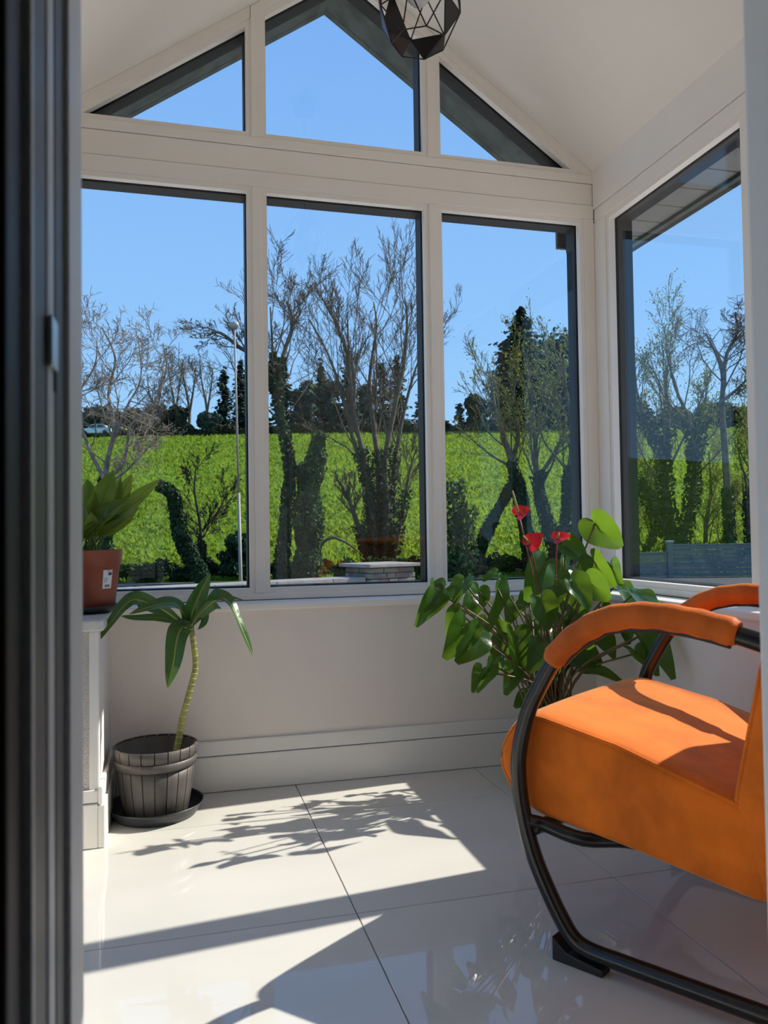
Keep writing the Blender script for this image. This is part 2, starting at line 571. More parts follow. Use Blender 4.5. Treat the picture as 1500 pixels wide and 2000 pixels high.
for sx in (-1, 1):
    X = lambda x: XC + sx * x
    e0, e1 = 1.515 - XC, 1.428 - XC
    dz = bb * 1.22
    # slanted rail from the eaves to the mullion and from the mullion to the ridge
    m0, m1 = P3[0] - bb - XC, P2[1] + bb - XC
    prism('slanted_rail', [(X(e0), ZG - bb), (X(e0), ZC - 0.001), (X(m0), cz(X(m0))), (X(m0), gz(X(m0)) + dz), (X(e1 + 0.046), ZG - bb)], front, 0.0, 0.040, 'frame', W2)
    prism('slanted_rail', [(X(m1), gz(X(m1)) + dz), (X(m1), cz(X(m1))), (XC, cz(XC)), (XC, gz(XC) + dz)], front, 0.0, 0.040, 'frame', W2)
for poly in (tri_l, pent, tri_r):
    glazing(W2, poly, front, 0.030)
box('outer_sill', XL - 0.08, XR + 0.08, YF + 0.041, YF + 0.098, ZG - 0.033, ZG - 0.030 + 0.0, 'anthracite', W2)

W3 = empty('window_3', 'large side window with white inner frame facing the fence', kind='structure', loc=(XR, 1.7, ZS))
R1, R2 = (1.824, 2.510), (0.74, 1.724)
box('bottom_rail', XR, XR + 0.040, YB1, YF - 0.0, ZS + 0.001, ZB - b, 'frame', W3, 0.004)
box('head_rail', XR, XR + 0.040, YB1, YF - 0.0, ZHR + b, 1.989, 'frame', W3, 0.004)
for a0, a1 in ((R1[1] + b, YF + 0.05), (R2[1] + b, R1[0] - b), (YB1, R2[0] - b)):
    box('mullion', XR + 0.0005, XR + 0.040, a0, a1, ZB - b, ZHR + b, 'frame', W3, 0.003)
for a0, a1 in (R1, R2):
    glazing(W3, rect(a0, a1, ZB, ZHR), right)
box('outer_rail', XR + 0.041, XR + 0.098, YB0, YF + 0.1, ZS - 0.02, ZB - 0.033, 'anthracite', W3)
box('outer_mullion', XR + 0.041, XR + 0.098, R2[1] + 0.033, R1[0] - 0.033, ZB, ZHR, 'anthracite', W3)
box('corner_post', XR + 0.041, XR + 0.098, R1[1] + 0.033, YF + 0.1, ZS - 0.02, ZC, 'anthracite', W3)
t = box('trim_5', XR - 0.004, XR + 0.090, YB1, YF, 1.9905, ZC + 0.02, 'frame', None, 0.002)
tag(t, 'white fascia above the side window', kind='structure')

W4 = empty('window_4', 'side light above the stone ledge on the left', kind='structure', loc=(XL, 2.35, ZS))
L1 = (2.21, 2.51)
box('bottom_rail', XL - 0.040, XL, 2.13, YF, ZS + 0.001, ZB - b, 'frame', W4, 0.004)
box('head_rail', XL - 0.040, XL, 2.13, YF, ZHR + b, 1.989, 'frame', W4, 0.004)
for a0, a1 in ((L1[1] + b, YF + 0.05), (2.13, L1[0] - b)):
    box('mullion', XL - 0.040, XL - 0.0005, a0, a1, ZB - b, ZHR + b, 'frame', W4, 0.003)
glazing(W4, rect(*L1, ZB, ZHR), left)
box('corner_post', XL - 0.098, XL - 0.041, L1[1] + 0.033, YF + 0.1, ZS - 0.02, ZC, 'anthracite', W4)
t = box('trim_6', XL - 0.090, XL + 0.004, YB1, YF, 1.9905, ZC + 0.02, 'frame', None, 0.002)
tag(t, 'white fascia above the glazed side door', kind='structure')
D1 = empty('door_1', 'white framed glazed garden door in the left side', kind='structure', loc=(XL, 1.4, 0))
dp = (0.82, 2.03)
for a0, a1, c0, c1 in ((YB1, 2.129, 0.0, 0.10 - b), (YB1, 2.129, 1.90 + b, 1.989), (YB1, dp[0] - b, 0.10 - b, 1.90 + b), (dp[1] + b, 2.129, 0.10 - b, 1.90 + b)):
    box('door_frame', XL - 0.040, XL, a0, a1, c0, c1, 'frame', D1, 0.003)
glazing(D1, rect(*dp, 0.10, 1.90), left)
hb = box('handle_plate', XL, XL + 0.008, 0.72, 0.75, 0.95, 1.15, 'steel', D1, 0.003)

# ---------------------------------------------------------------- ceiling, roof, eaves
for sx, nm in ((-1, 'left'), (1, 'right')):
    xe = XC + sx * (XR - XC)
    o = prism('ceiling', [(XC, ZA), (xe, ZC), (xe, ZC + 0.03), (XC, ZA + 0.03)], lambda a, c, d: (a, d, c), YB1, YF + 0.002, 'ceiling')
    tag(o, 'smooth white sloped ceiling on the %s of the ridge' % ('fence side' if sx > 0 else 'garden door side'), kind='structure')
    xo = XC + sx * 1.228
    ro = empty('roof', 'dark roof slope with mossy overhang on the %s' % ('fence side' if sx > 0 else 'garden door side'), kind='structure', loc=(xe, 1.8, ZC))
    zu = lambda x: 2.842 - 0.692 * abs(x - XC)
    prism('roof_slab', [(XC, zu(XC)), (xo, zu(xo)), (xo, zu(xo) + 0.13), (XC, zu(XC) + 0.13)], lambda a, c, d: (a, d, c), 0.3, 2.955, 'roof', ro)
    prism('verge_soffit', [(XC, zu(XC) - 0.003), (xo, zu(xo) - 0.003), (xo, zu(xo) - 0.001), (XC, zu(XC) - 0.001)], lambda a, c, d: (a, d, c), YF + 0.102, 2.955, 'soffit', ro)
    prism('bargeboard', [(XC, zu(XC) - 0.004), (xo, zu(xo) - 0.004), (xo, zu(xo) + 0.15), (XC, zu(XC) + 0.15)], lambda a, c, d: (a, d, c), 2.956, 2.985, 'soffit', ro)
    # boxed eaves: boards, fascia, gutter
    ev = empty('trim_7' if sx < 0 else 'trim_8', 'dark boxed eaves with soffit boards and gutter on the %s' % ('fence side' if sx > 0 else 'garden door side'), kind='structure', loc=(xo, 1.8, 1.95))
    xi = XC + sx * (XR - XC + 0.10)
    fx = XC + sx * 1.216
    y = 0.45
    while y < 2.95:
        box('soffit_board', min(xi, fx), max(xi, fx), y, min(y + 0.136, 2.985), 1.957, 1.966, 'soffit_board', ev, 0.002, 1)
        y += 0.142
    box('wall_strip', min(xi, xi - sx * 0.03), max(xi, xi - sx * 0.03), 0.45, 2.95, 1.955, 2.10, 'anthracite', ev)
    box('fascia', min(fx, fx + sx * 0.022), max(fx, fx + sx * 0.022), 0.40, 3.0, 1.945, 2.10, 'soffit', ev)
    box('eaves_end', min(xi - sx * 0.05, fx), max(xi - sx * 0.05, fx), 2.987, 3.005, 1.99, 2.09, 'soffit', ev, 0.004)
    gp = [(fx + sx * (0.024 + 0.05 + 0.05 * math.cos(a)), 2.02 + 0.05 * math.sin(a)) for a in np.linspace(math.pi, 2 * math.pi, 9)]
    gp += [(fx + sx * (0.024 + 0.05 + 0.046 * math.cos(a)), 2.02 + 0.046 * math.sin(a)) for a in np.linspace(2 * math.pi, math.pi, 9)]
    gv = [(a, d, c) for d in (0.4, 3.02) for a, c in gp]
    ng = len(gp)
    me = mesh('gutter', gv, [(i, (i + 1) % ng, (i + 1) % ng + ng, i + ng) for i in range(ng)])
    bev(me, 0)
    wp(link('gutter', me, 'anthracite'), ev)

# ---------------------------------------------------------------- wall to the hall with the doorway the camera looks through
OX0, OX1, OZ = -0.073, 0.562, 2.06
w = empty('wall_back', 'plain wall with the doorway between hall and sunroom', kind='structure', loc=(0.2, 0.6, 0))
box('wall_panel', -1.6, -0.62, YB0, YB1, 0, 3.0, 'hall_wall', w)
box('wall_panel', OX1 + 0.06, 1.75, YB0, YB1, 0, 3.0, 'hall_wall', w)
box('wall_panel', -0.62, OX1 + 0.06, YB0, YB1, OZ + 0.04, 3.0, 'hall_wall', w)
box('wall_lining', OX1 + 0.08, XR + 0.1, YB1 + 0.0005, YB1 + 0.004, 0.0, 2.8, 'ceiling', w)
box('wall_lining', XL - 0.1, OX0 - 0.05, YB1 + 0.0005, YB1 + 0.004, 0.0, 2.8, 'ceiling', w)
box('wall_lining', OX0 - 0.05, OX1 + 0.08, YB1 + 0.0005, YB1 + 0.004, OZ + 0.04, 2.8, 'ceiling', w)
dr = empty('door_2', 'doorway frame with white jambs and a dark sliding leaf', kind='structure', loc=(0.2, 0.6, 0))
box('jamb', OX1, OX1 + 0.06, YB0 - 0.012, YB1 + 0.006, 0, OZ + 0.04, 'jamb', dr, 0.004)
box('jamb', OX0 - 0.04, OX0, 0.591, YB1 + 0.006, 0, OZ + 0.04, 'jamb', dr, 0.003)
box('head', OX0 - 0.04, OX1, YB0 - 0.012, YB1 + 0.006, OZ, OZ + 0.04, 'jamb', dr, 0.003)
box('gasket', OX0 - 0.05, OX0 - 0.004, 0.552, 0.591, 0, OZ, 'door_grey', dr)
box('edge_strip', OX0 - 0.05, OX0 - 0.0045, 0.525, 0.551, 0, OZ, 'door_mid', dr, 0.003)
box('gasket', OX0 - 0.05, OX0 - 0.006, 0.480, 0.5245, 0, OZ, 'door_grey', dr)
box('edge_strip', OX0 - 0.05, OX0 - 0.005, 0.4705, 0.4795, 0, OZ, 'door_mid', dr, 0.002)
box('door_leaf', -0.72, OX0 - 0.010, 0.430, 0.470, 0.005, OZ, 'door_dark', dr, 0.003)
box('door_leaf', -0.62, OX0 - 0.05, 0.475, 0.60, 0.005, OZ + 0.04, 'door_dark', dr)
zt, zb = at(91, 624, 0.535)[2], at(91, 722, 0.535)[2]
box('strike_plate', OX0 - 0.0046, OX0 - 0.0015, 0.522, 0.546, zb, zt, 'steel', dr, 0.001)
box('latch_keeper', OX0 - 0.006, OX0 - 0.0030, 0.546, 0.5515, zb - 0.012, zt + 0.004, 'door_dark', dr)

for nm, a in (('wall_hall_back', (-1.6, 1.75, -2.35, -2.25)), ('wall_hall_left', (-1.7, -1.6, -2.35, YB1)), ('wall_hall_right', (1.75, 1.85, -2.35, YB1))):
    tag(box(nm, *a, 0, 3.0, 'hall_wall'), 'plain dim wall of the hall behind the doorway', kind='structure')
tag(box('ceiling_hall', -1.7, 1.85, -2.35, YB0, 2.45, 2.55, 'hall_wall'), 'plain dim ceiling of the hall', kind='structure')

# ================================================================== the armchair
CH_A = math.radians(-34)
CH_P = np.array([0.684, 1.339, 0.0])
CH_U = np.array([math.sin(CH_A), math.cos(CH_A), 0])
CH_V = np.array([CH_U[1], -CH_U[0], 0])
CW = 0.565
chz = lambda u, v, z: CH_P + CH_U * u + CH_V * v + np.array([0, 0, z])
chair = empty('armchair', 'burnt orange velvet armchair on black tubular loop frame', 'armchair', tuple(CH_P), -CH_A * 0)
LOOP = [(-0.455, 0.031), (-0.38, 0.031), (-0.25, 0.031), (-0.12, 0.031), (-0.055, 0.032), (-0.022, 0.043), (0.004, 0.075), (0.030, 0.118), (0.056, 0.170), (0.076, 0.232), (0.087, 0.296), (0.087, 0.358), (0.068, 0.435),
        (0.038, 0.496), (0.002, 0.552), (-0.046, 0.597), (-0.104, 0.627), (-0.172, 0.638), (-0.24, 0.634), (-0.30, 0.623), (-0.36, 0.608), (-0.42, 0.588)]
LP = catmull([(u, 0, z) for u, z in LOOP], 5)
for v0 in (0.0, CW):
    side = 'near' if v0 == 0 else 'far'
    fr = tube('side_loop', [chz(p[0], v0, p[2]) for p in LP], 0.0155, 'black_metal', chair, 14, 1.0, CH_V)
    fr['label'] = 'black tubular side loop'
    # foot glide under the front bend
    prf = [(0.014, 0.004), (0.014, 0.046), (-0.016, 0.024), (-0.085, 0.016), (-0.085, 0.004)]
    gl = prism('foot_glide', prf, lambda a, c, d, v0=v0: tuple(chz(a, v0 + d, c - 0.004)), -0.016, 0.016, 'black_plastic', None, 0.002)
    wp(gl, fr)
    prf = [(-0.39, 0.0), (-0.39, 0.018), (-0.455, 0.018), (-0.455, 0.0)]
    wp(prism('foot_glide', prf, lambda a, c, d, v0=v0: tuple(chz(a, v0 + d, c)), -0.013, 0.013, 'black_plastic', None, 0.002), fr)
    # upholstered arm pad wrapped round the top of the loop
    PP = np.array([p for p in LP if p[2] > 0.535 and p[0] > -0.325 and p[0] < 0.02])
    pts = [chz(p[0], v0, p[2] + 0.003) for p in PP]
    kk = len(pts)
    rr = [0.0235 + 0.002 * math.sin(i * 1.7) * 0.5 + (0.0 if 0 < i < kk - 1 else -0.004) for i in range(kk)]
    pad = tube('arm_pad', pts, rr, 'leather', chair, 16, 1.0, CH_V)
    pad['label'] = 'orange arm pad'
    lac = tube('lacing', [chz(p[0] - 0.0, v0, p[2] - 0.0195) if abs(p[0]) > 0.08 else chz(p[0] - 0.012, v0, p[2] - 0.014) for p in PP[1:-1]], 0.0062, 'black_plastic', None, 6, 1.0, CH_V)
    wp(lac, pad)
for (u, z, r_) in ((0.062, 0.222, 0.0135), (-0.455, 0.031, 0.0155), (-0.38, 0.150, 0.012)):
    c0, c1 = chz(u, 0, z), chz(u, CW, z)
    if z > 0.1 and u < 0:
        continue
    P = catmull([c0, c0 * 0.8 + c1 * 0.2 - np.array([0, 0, 0.008 if z > 0.1 else 0]), c0 * 0.2 + c1 * 0.8 - np.array([0, 0, 0.008 if z > 0.1 else 0]), c1], 5)
    tube('cross_bar', P, r_, 'black_metal', chair, 10)
for v0, v1, v2 in ((0.0, 0.030, 0.075), (CW, CW - 0.030, CW - 0.075)):
    tube('seat_rail', catmull([chz(0.074, v0, 0.236), chz(0.045, v1 * 0.6 + v0 * 0.4, 0.229), chz(-0.03, v1, 0.216), chz(-0.12, v2, 0.217), chz(-0.30, v2, 0.197)], 5), 0.0135, 'black_metal', chair, 10)


def cushion(name, prof, v0, v1, m, parent, rb=0.016, puff=0.006, nv=11, pipe=(0, 99)):
    """profile (u, z) swept across the chair, edges rounded, faces slightly crowned"""
    prof = [np.array(p, float) for p in prof]
    n = len(prof)
    cen = sum(prof) / n
    ins = offset_poly([tuple(p) for p in prof], -rb)
    rows = []
    vv = [(v0, 1.0)] + [(v0 + rb * (1 - math.cos(a)), 1 - math.sin(a)) for a in (0.4, 0.8, 1.2, math.pi / 2)]
    vv2 = [(v1 + v0 - a, c) for a, c in vv][::-1]
    mid = [(v0 + rb + (v1 - v0 - 2 * rb) * k / nv, 0.0) for k in range(1, nv)]
    for v, k in vv + mid + vv2:
        t = (v - v0) / (v1 - v0)
        pf = puff * max(0.0, math.sin(math.pi * t)) ** 0.6 if k == 0 else 0
        q = offset_poly([tuple(p) for p in prof], pf) if pf > 0 else [tuple(p) for p in prof]
        rows.append([tuple(chz(a * (1 - k) + i0 * k, v, c * (1 - k) + i1 * k)) for (a, c), (i0, i1) in zip(q, ins)])
    V = [p for rw in rows for p in rw]
    Fc = []
    for r0 in range(len(rows) - 1):
        for i in range(n):
            j = (i + 1) % n
            Fc.append((r0 * n + i, r0 * n + j, (r0 + 1) * n + j, (r0 + 1) * n + i))
    Fc.append(tuple(range(n)))
    Fc.append(tuple(range(len(V) - 1, len(V) - n - 1, -1)))
    me = mesh(name, V, Fc, True)
    bev(me, 0)
    o = link(name, me, m)
    wp(o, parent)
    # piping along both side seams
    for v in (v0 + rb * 0.35, v1 - rb * 0.35):
        pr = offset_poly([tuple(p) for p in prof], -rb * 0.22)
        pts = [chz(a, v, c) for a, c in pr[pipe[0]:pipe[1]]]
        wp(tube('piping', pts, 0.0036, m, None, 6), o)
    return o


def rounded(pts, rads, k=5):
    out = []
    n = len(pts)
    for i in range(n):
        a, b_, c = (np.array(pts[q % n], float) for q in (i - 1, i, i + 1))
        r_ = rads[i]
        if r_ <= 0:
            out.append(tuple(b_))
            continue
        d1, d2 = nrm(a - b_), nrm(c - b_)
        p0, p2 = b_ + d1 * r_, b_ + d2 * r_
        for t in np.linspace(0, 1, k):
            out.append(tuple((1 - t) ** 2 * p0 + 2 * t * (1 - t) * b_ + t * t * p2))
    return out


SV0, SV1 = 0.026, CW - 0.026
seat = cushion('seat', rounded([(-0.355, 0.185), (-0.10, 0.222), (0.095, 0.243), (0.168, 0.335), (0.095, 0.438), (-0.10, 0.402), (-0.335, 0.333)], [0.03, 0, 0.045, 0.06, 0.045, 0, 0.03]), SV0, SV1, 'velvet', chair, pipe=(8, 24))
seat['label'] = 'orange velvet seat cushion'
back = cushion('backrest', rounded([(-0.345, 0.180), (-0.297, 0.330), (-0.340, 0.545), (-0.385, 0.745), (-0.455, 0.775), (-0.485, 0.720), (-0.440, 0.480), (-0.425, 0.230)], [0.03, 0.03, 0, 0.04, 0.04, 0.04, 0, 0.05]), SV0, SV1, 'velvet', chair)
back['label'] = 'orange velvet backrest'


# ================================================================== leaves
def leaf_mesh(name, base, tip, width, nh, sag=0.0, fold=0.25, shape='lance', nl=12, nw=6, wave=0.0, twist=0.0, seed=0):
    rg = random.Random(seed)
    base, tip = np.array(base, float), np.array(tip, float)
    L = np.linalg.norm(tip - base)
    D = (tip - base) / L
    N = np.array(nh, float)
    N = nrm(N - (N @ D) * D)
    S = np.cross(D, N)
    V, Fc = [], []
    ph = rg.uniform(0, 6)
    for i in range(nl + 1):
        t = i / nl
        if shape == 'heart':
            wdt = 0.5 * width * (max(0.0, 1 - t) ** 0.75) * (0.82 + 1.15 * t * (1 - t) * 1.6)
        elif shape == 'strap':
            wdt = 0.5 * width * min(1, 0.25 + 3.2 * t) * (1 - t ** 3.2)
        else:
            wdt = 0.5 * width * (math.sin(math.pi * min(1, (0.06 + 0.94 * t)) ** 0.85)) ** 0.85 if t < 1 else 0.0
        wdt = max(wdt, 0.0015 * (1 if t < 1 else 0.3))
        tw = twist * t
        S2 = S * math.cos(tw) + N * math.sin(tw)
        N2 = N * math.cos(tw) - S * math.sin(tw)
        c = base + D * L * t + N * sag * 4 * t * (1 - t) * L
        for j in range(nw + 1):
            s_ = 2 * j / nw - 1
            back_ = 0.24 * (abs(s_) ** 1.6) * ((1 - t) ** 2.2) * L if shape == 'heart' else 0.0
            p = c + S2 * wdt * s_ + N2 * (fold * wdt * abs(s_) ** 1.3 + wave * wdt * math.sin(t * 15 + ph + (1.3 if s_ > 0 else 0)) * abs(s_)) - D * back_
            V.append(p)
    for i in range(nl):
        for j in range(nw):
            a = i * (nw + 1) + j
            Fc.append((a, a + 1, a + nw + 2, a + nw + 1))
    return mesh(name, V, Fc, True), D, N, S, L


HEART = ([0, 5, 10, 17, 27, 40, 57, 76, 96, 115, 132, 147, 159, 170, 180], [1.0, 0.895, 0.81, 0.72, 0.63, 0.555, 0.495, 0.46, 0.445, 0.435, 0.41, 0.36, 0.28, 0.17, 0.05])


def heart_mesh(name, base, tip, width, nh, sag=0.1, fold=0.2, wave=0.05, seed=0, na=34, nr=5):
    """heart-shaped blade: rings round the point where the stalk joins"""
    rg_ = random.Random(seed)
    ph = rg_.uniform(0, 6)
    base, tip = np.array(base, float), np.array(tip, float)
    L = np.linalg.norm(tip - base)
    D = (tip - base) / L
    N = np.array(nh, float)
    N = nrm(N - (N @ D) * D)
    S = np.cross(D, N)
    ky = width / (0.93 * L)
    V, Fc = [base.copy()], []
    th = [(-180 + 360 * (i + 0.5) / na) for i in range(na)]
    for k in range(1, nr + 1):
        q = (k / nr) ** 0.9
        for t in th:
            r_ = float(np.interp(abs(t), *HEART)) * q
            x, y = r_ * math.cos(math.radians(t)), r_ * math.sin(math.radians(t)) * ky
            z = fold * abs(y) ** 1.2 * 0.8 - sag * 1.6 * (x - 0.15) ** 2 + 0.10 * sag + wave * q ** 2 * 0.5 * math.sin(math.radians(t) * 5 + ph) * 0.5
            V.append(base + (D * x + S * y + N * z) * L)
    for i in range(na):
        j = (i + 1) % na
        Fc.append((0, 1 + i, 1 + j))
        for k in range(nr - 1):
            Fc.append((1 + k * na + i, 1 + (k + 1) * na + i, 1 + (k + 1) * na + j, 1 + k * na + j))
    return mesh(name, V, Fc, True), D, N, S, L


def vein(name, base, tip, nh, sag, m, parent, r=0.0012, off=0.0008):
    base, tip = np.array(base, float), np.array(tip, float)
    L = np.linalg.norm(tip - base)
    D = (tip - base) / L
    N = nrm(np.array(nh, float) - (np.array(nh, float) @ D) * D)
    pts = [base + D * L * t + N * (sag * 4 * t * (1 - t) * L + off) for t in np.linspace(0.0, 0.94, 8)]
    return wp(tube(name, pts, [r * (1 - 0.7 * t) for t in np.linspace(0, 1, 8)], m, None, 5), parent)


# ---------------------------------------------------------------- dracaena in the barrel pot
PX, PY = -0.064, 2.352
dr_pl = empty('dracaena_plant', 'tall bare-stemmed dracaena with drooping leaves growing in a dark barrel pot', 'plant', (PX, PY, 0.02))
dr_pot = empty('barrel_pot', 'dark grey barrel-shaped plant pot with moulded staves', 'plant pot', (PX, PY, 0.006))
sc = lathe('plant_saucer', [(0.0, 0.002), (0.105, 0.002), (0.112, 0.0), (0.124, 0.018), (0.130, 0.034), (0.133, 0.036), (0.130, 0.030), (0.120, 0.012), (0.104, 0.007), (0.0, 0.007)], 'saucer', None, (PX, PY, 0.0005), 48)
tag(sc, 'round charcoal plastic saucer under the barrel pot', 'saucer')
prz = [(0.0, 0.088), (0.03, 0.094), (0.07, 0.102), (0.11, 0.108), (0.15, 0.112)]
lathe('inner_wall', [(0.0, 0.010), (0.080, 0.010), (0.085, 0.012), (0.098, 0.09), (0.107, 0.194), (0.1115, 0.194)], 'stave', dr_pot, (PX, PY, 0.0), 40)
NS = 20
for k in range(NS):
    a0, a1 = 2 * math.pi * k / NS + 0.012, 2 * math.pi * (k + 1) / NS - 0.012
    lathe('stave', [(0.0845, 0.009), (0.0895, 0.012), (0.0965, 0.05), (0.1045, 0.10), (0.1085, 0.145), (0.1045, 0.145), (0.082, 0.012)], 'stave', dr_pot, (PX, PY, 0), 4, a0, a1)
    lathe('rim_stave', [(0.1095, 0.166), (0.1135, 0.167), (0.1165, 0.197), (0.1125, 0.199), (0.1085, 0.197)], 'stave', dr_pot, (PX, PY, 0), 4, a0 + 0.0, a1 - 0.0)
lathe('hoop', [(0.106, 0.143), (0.1135, 0.144), (0.1155, 0.165), (0.107, 0.167), (0.106, 0.143)], 'stave', dr_pot, (PX, PY, 0), 48)
so = lathe('soil', [(0.0, 0.128), (0.05, 0.131), (0.098, 0.126)], 'soil', dr_pot, (PX, PY, 0), 32)
cane = [at(343, 1478, 2.352), at(349, 1445, 2.350), at(356, 1405, 2.348), at(366, 1368, 2.346), at(376, 1330, 2.345), at(382, 1300, 2.345), at(379, 1262, 2.345), at(374, 1232, 2.345), at(370, 1208, 2.345)]
cp = catmull(cane, 6)
stm = tube('stem', cp, np.linspace(0.0098, 0.0078, len(cp)), 'cane', dr_pl, 10)
stm['label'] = 'ringed yellow-green cane'
for i in range(3, len(cp) - 3, 2):
    T = nrm(cp[i + 1] - cp[i - 1])
    wp(tube('stem_ring', [cp[i] - T * 0.0014, cp[i], cp[i] + T * 0.0014], [0.0090, 0.0112 - 0.002 * i / len(cp), 0.0090], 'cane_node', None, 10), stm)


def dleaf(pix, wpx, nh, fold=0.3, shape='lance', sd=0, stripe=True, wave=0.10, mname='leaf_dracaena'):
    """long leaf along a pixel/depth path: list of (x, y, Y)"""
    ctr = catmull([at(*p) for p in pix], 7)
    n = len(ctr)
    T = np.gradient(ctr, axis=0)
    T /= np.linalg.norm(T, axis=1)[:, None]
    V, Fc = [], []
    nw = 6
    W = wpx * 2.35 / F_PX
    rg = random.Random(sd)
    ph = rg.uniform(0, 6)
    for i in range(n):
        t = i / (n - 1)
        N = np.array(nh, float)
        N = nrm(N - (N @ T[i]) * T[i])
        S = np.cross(T[i], N)
        hw = 0.5 * W * max(0.02, min(1, 0.30 + 1.9 * t) * (1 - t ** 3.0) ** 0.8)
        for j in range(nw + 1):
            s_ = 2 * j / nw - 1
            V.append(ctr[i] + S * hw * s_ + N * hw * (fold * abs(s_) + wave * math.sin(11 * t + ph + 1.5 * s_) * abs(s_)))
    for i in range(n - 1):
        for j in range(nw):
            a = i * (nw + 1) + j
            Fc.append((a, a + 1, a + nw + 2, a + nw + 1))
    lf = link('leaf', mesh('leaf', V, Fc, True), mname)
    wp(lf, dr_pl)
    if stripe:
        V2 = []
        for i in range(n):
            t = i / (n - 1)
            N = np.array(nh, float)
            N = nrm(N - (N @ T[i]) * T[i])
            S = np.cross(T[i], N)
            for s_ in (-1, 1):
                V2.append(ctr[i] + S * s_ * W * 0.055 * (1 - 0.8 * t) + N * 0.0016)
        me = mesh('leaf_stripe', V2, [(2 * i, 2 * i + 1, 2 * i + 3, 2 * i + 2) for i in range(n - 1)], True)
        wp(link('leaf_stripe', me, 'leaf_stripe'), lf)
    return lf


YD = 2.345
dleaf([(371, 1225, YD), (376, 1195, YD - .01), (392, 1155, YD - .02), (411, 1120, YD - .03)], 38, (0.3, -1, 0.25), sd=1)
dleaf([(368, 1222, YD), (356, 1196, YD - .02), (338, 1180, YD - .05), (300, 1184, YD - .09), (252, 1200, YD - .12)], 34, (0, -0.75, 0.7), sd=2)
dleaf([(366, 1226, YD), (345, 1214, YD + .03), (310, 1207, YD + .05), (262, 1207, YD + .06), (236, 1203, YD + .06)], 19, (0, -0.8, 0.6), sd=3)
dleaf([(362, 1222, YD), (320, 1192, YD - .05), (270, 1172, YD - .08), (245, 1182, YD - .10), (218, 1215, YD - .11), (188, 1257, YD - .12)], 32, (-0.5, -0.8, 0.3), sd=4)
dleaf([(366, 1228, YD), (356, 1226, YD - .04), (346, 1248, YD - .07), (339, 1295, YD - .08), (327, 1344, YD - .08)], 44, (-0.25, -1, 0.1), sd=5, wave=0.14)
dleaf([(373, 1222, YD), (392, 1195, YD - .02), (425, 1171, YD - .05), (447, 1178, YD - .07), (468, 1220, YD - .09), (494, 1281, YD - .10)], 42, (0.75, -0.6, 0.35), sd=6, wave=0.2)
dleaf([(374, 1220, YD), (392, 1190, YD + .04), (420, 1172, YD + .07), (450, 1168, YD + .09), (480, 1174, YD + .10)], 18, (0.1, -0.5, 0.9), sd=7, stripe=False)
dleaf([(375, 1216, YD), (388, 1192, YD + .02), (398, 1196, YD + .01), (397, 1215, YD), (386, 1230, YD - .01)], 22, (0.6, -0.8, 0.1), sd=8, stripe=False)

# ---------------------------------------------------------------- potted foliage plant on the ledge
TX, TY = -0.258, 2.385
tp = empty('terracotta_pot', 'terracotta plastic flower pot with a white price sticker on the stone ledge', 'plant pot', (TX, TY, ZS + 0.008))
z0 = ZS + 0.0075
sc2 = lathe('plant_saucer', [(0.0, 0.001), (0.078, 0.001), (0.090, 0.012), (0.096, 0.020), (0.0985, 0.020), (0.094, 0.010), (0.078, 0.006), (0.0, 0.006)], 'saucer', None, (TX, TY, ZS + 0.0005), 40)
tag(sc2, 'round black plastic saucer under the terracotta pot', 'saucer')
lathe('pot_body', [(0.0, 0.0), (0.080, 0.0), (0.083, 0.004), (0.097, 0.125), (0.1005, 0.126), (0.1045, 0.168), (0.106, 0.170), (0.102, 0.170), (0.094, 0.125), (0.080, 0.006), (0.0, 0.006)], 'terracotta', tp, (TX, TY, z0), 48)
lathe('soil', [(0.0, 0.150), (0.06, 0.152), (0.097, 0.148)], 'soil', tp, (TX, TY, z0), 32)


def sticker_patch(name, a0, a1, h0, h1, m, parent, lift):
    V, Fc = [], []
    n = 6
    for i in range(n + 1):
        a = a0 + (a1 - a0) * i / n
        for h in (h0, h1):
            r_ = 0.083 + (h - 0.004) / 0.121 * 0.014 + lift
            V.append((TX + r_ * math.cos(a), TY + r_ * math.sin(a), z0 + h))
    for i in range(n):
        Fc.append((2 * i, 2 * i + 2, 2 * i + 3, 2 * i + 1))
    o = link(name, mesh(name, V, Fc, True), m)
    wp(o, parent)
    return o


A0, A1 = -0.92, -0.58
st = sticker_patch('price_sticker', A0, A1, 0.062, 0.114, 'paper', tp, 0.0008)
st['label'] = 'white paper sticker with barcode'
span = A1 - A0
sticker_patch('print_block', A0 + span * 0.52, A0 + span * 0.92, 0.099, 0.107, 'ink', st, 0.0012)
sticker_patch('print_line', A0 + span * 0.40, A0 + span * 0.80, 0.1100, 0.1115, 'ink', st, 0.0012)
for k in range(3):
    sticker_patch('print_line', A0 + span * 0.1, A0 + span * (0.55 - 0.08 * k), 0.090 - 0.005 * k, 0.0912 - 0.005 * k, 'ink', st, 0.0012)
for k in range(11):
    a = A0 + span * (0.22 + 0.052 * k)
    sticker_patch('barcode_bar', a, a + span * (0.030 if k % 3 else 0.018), 0.066, 0.0735, 'ink', st, 0.0012)

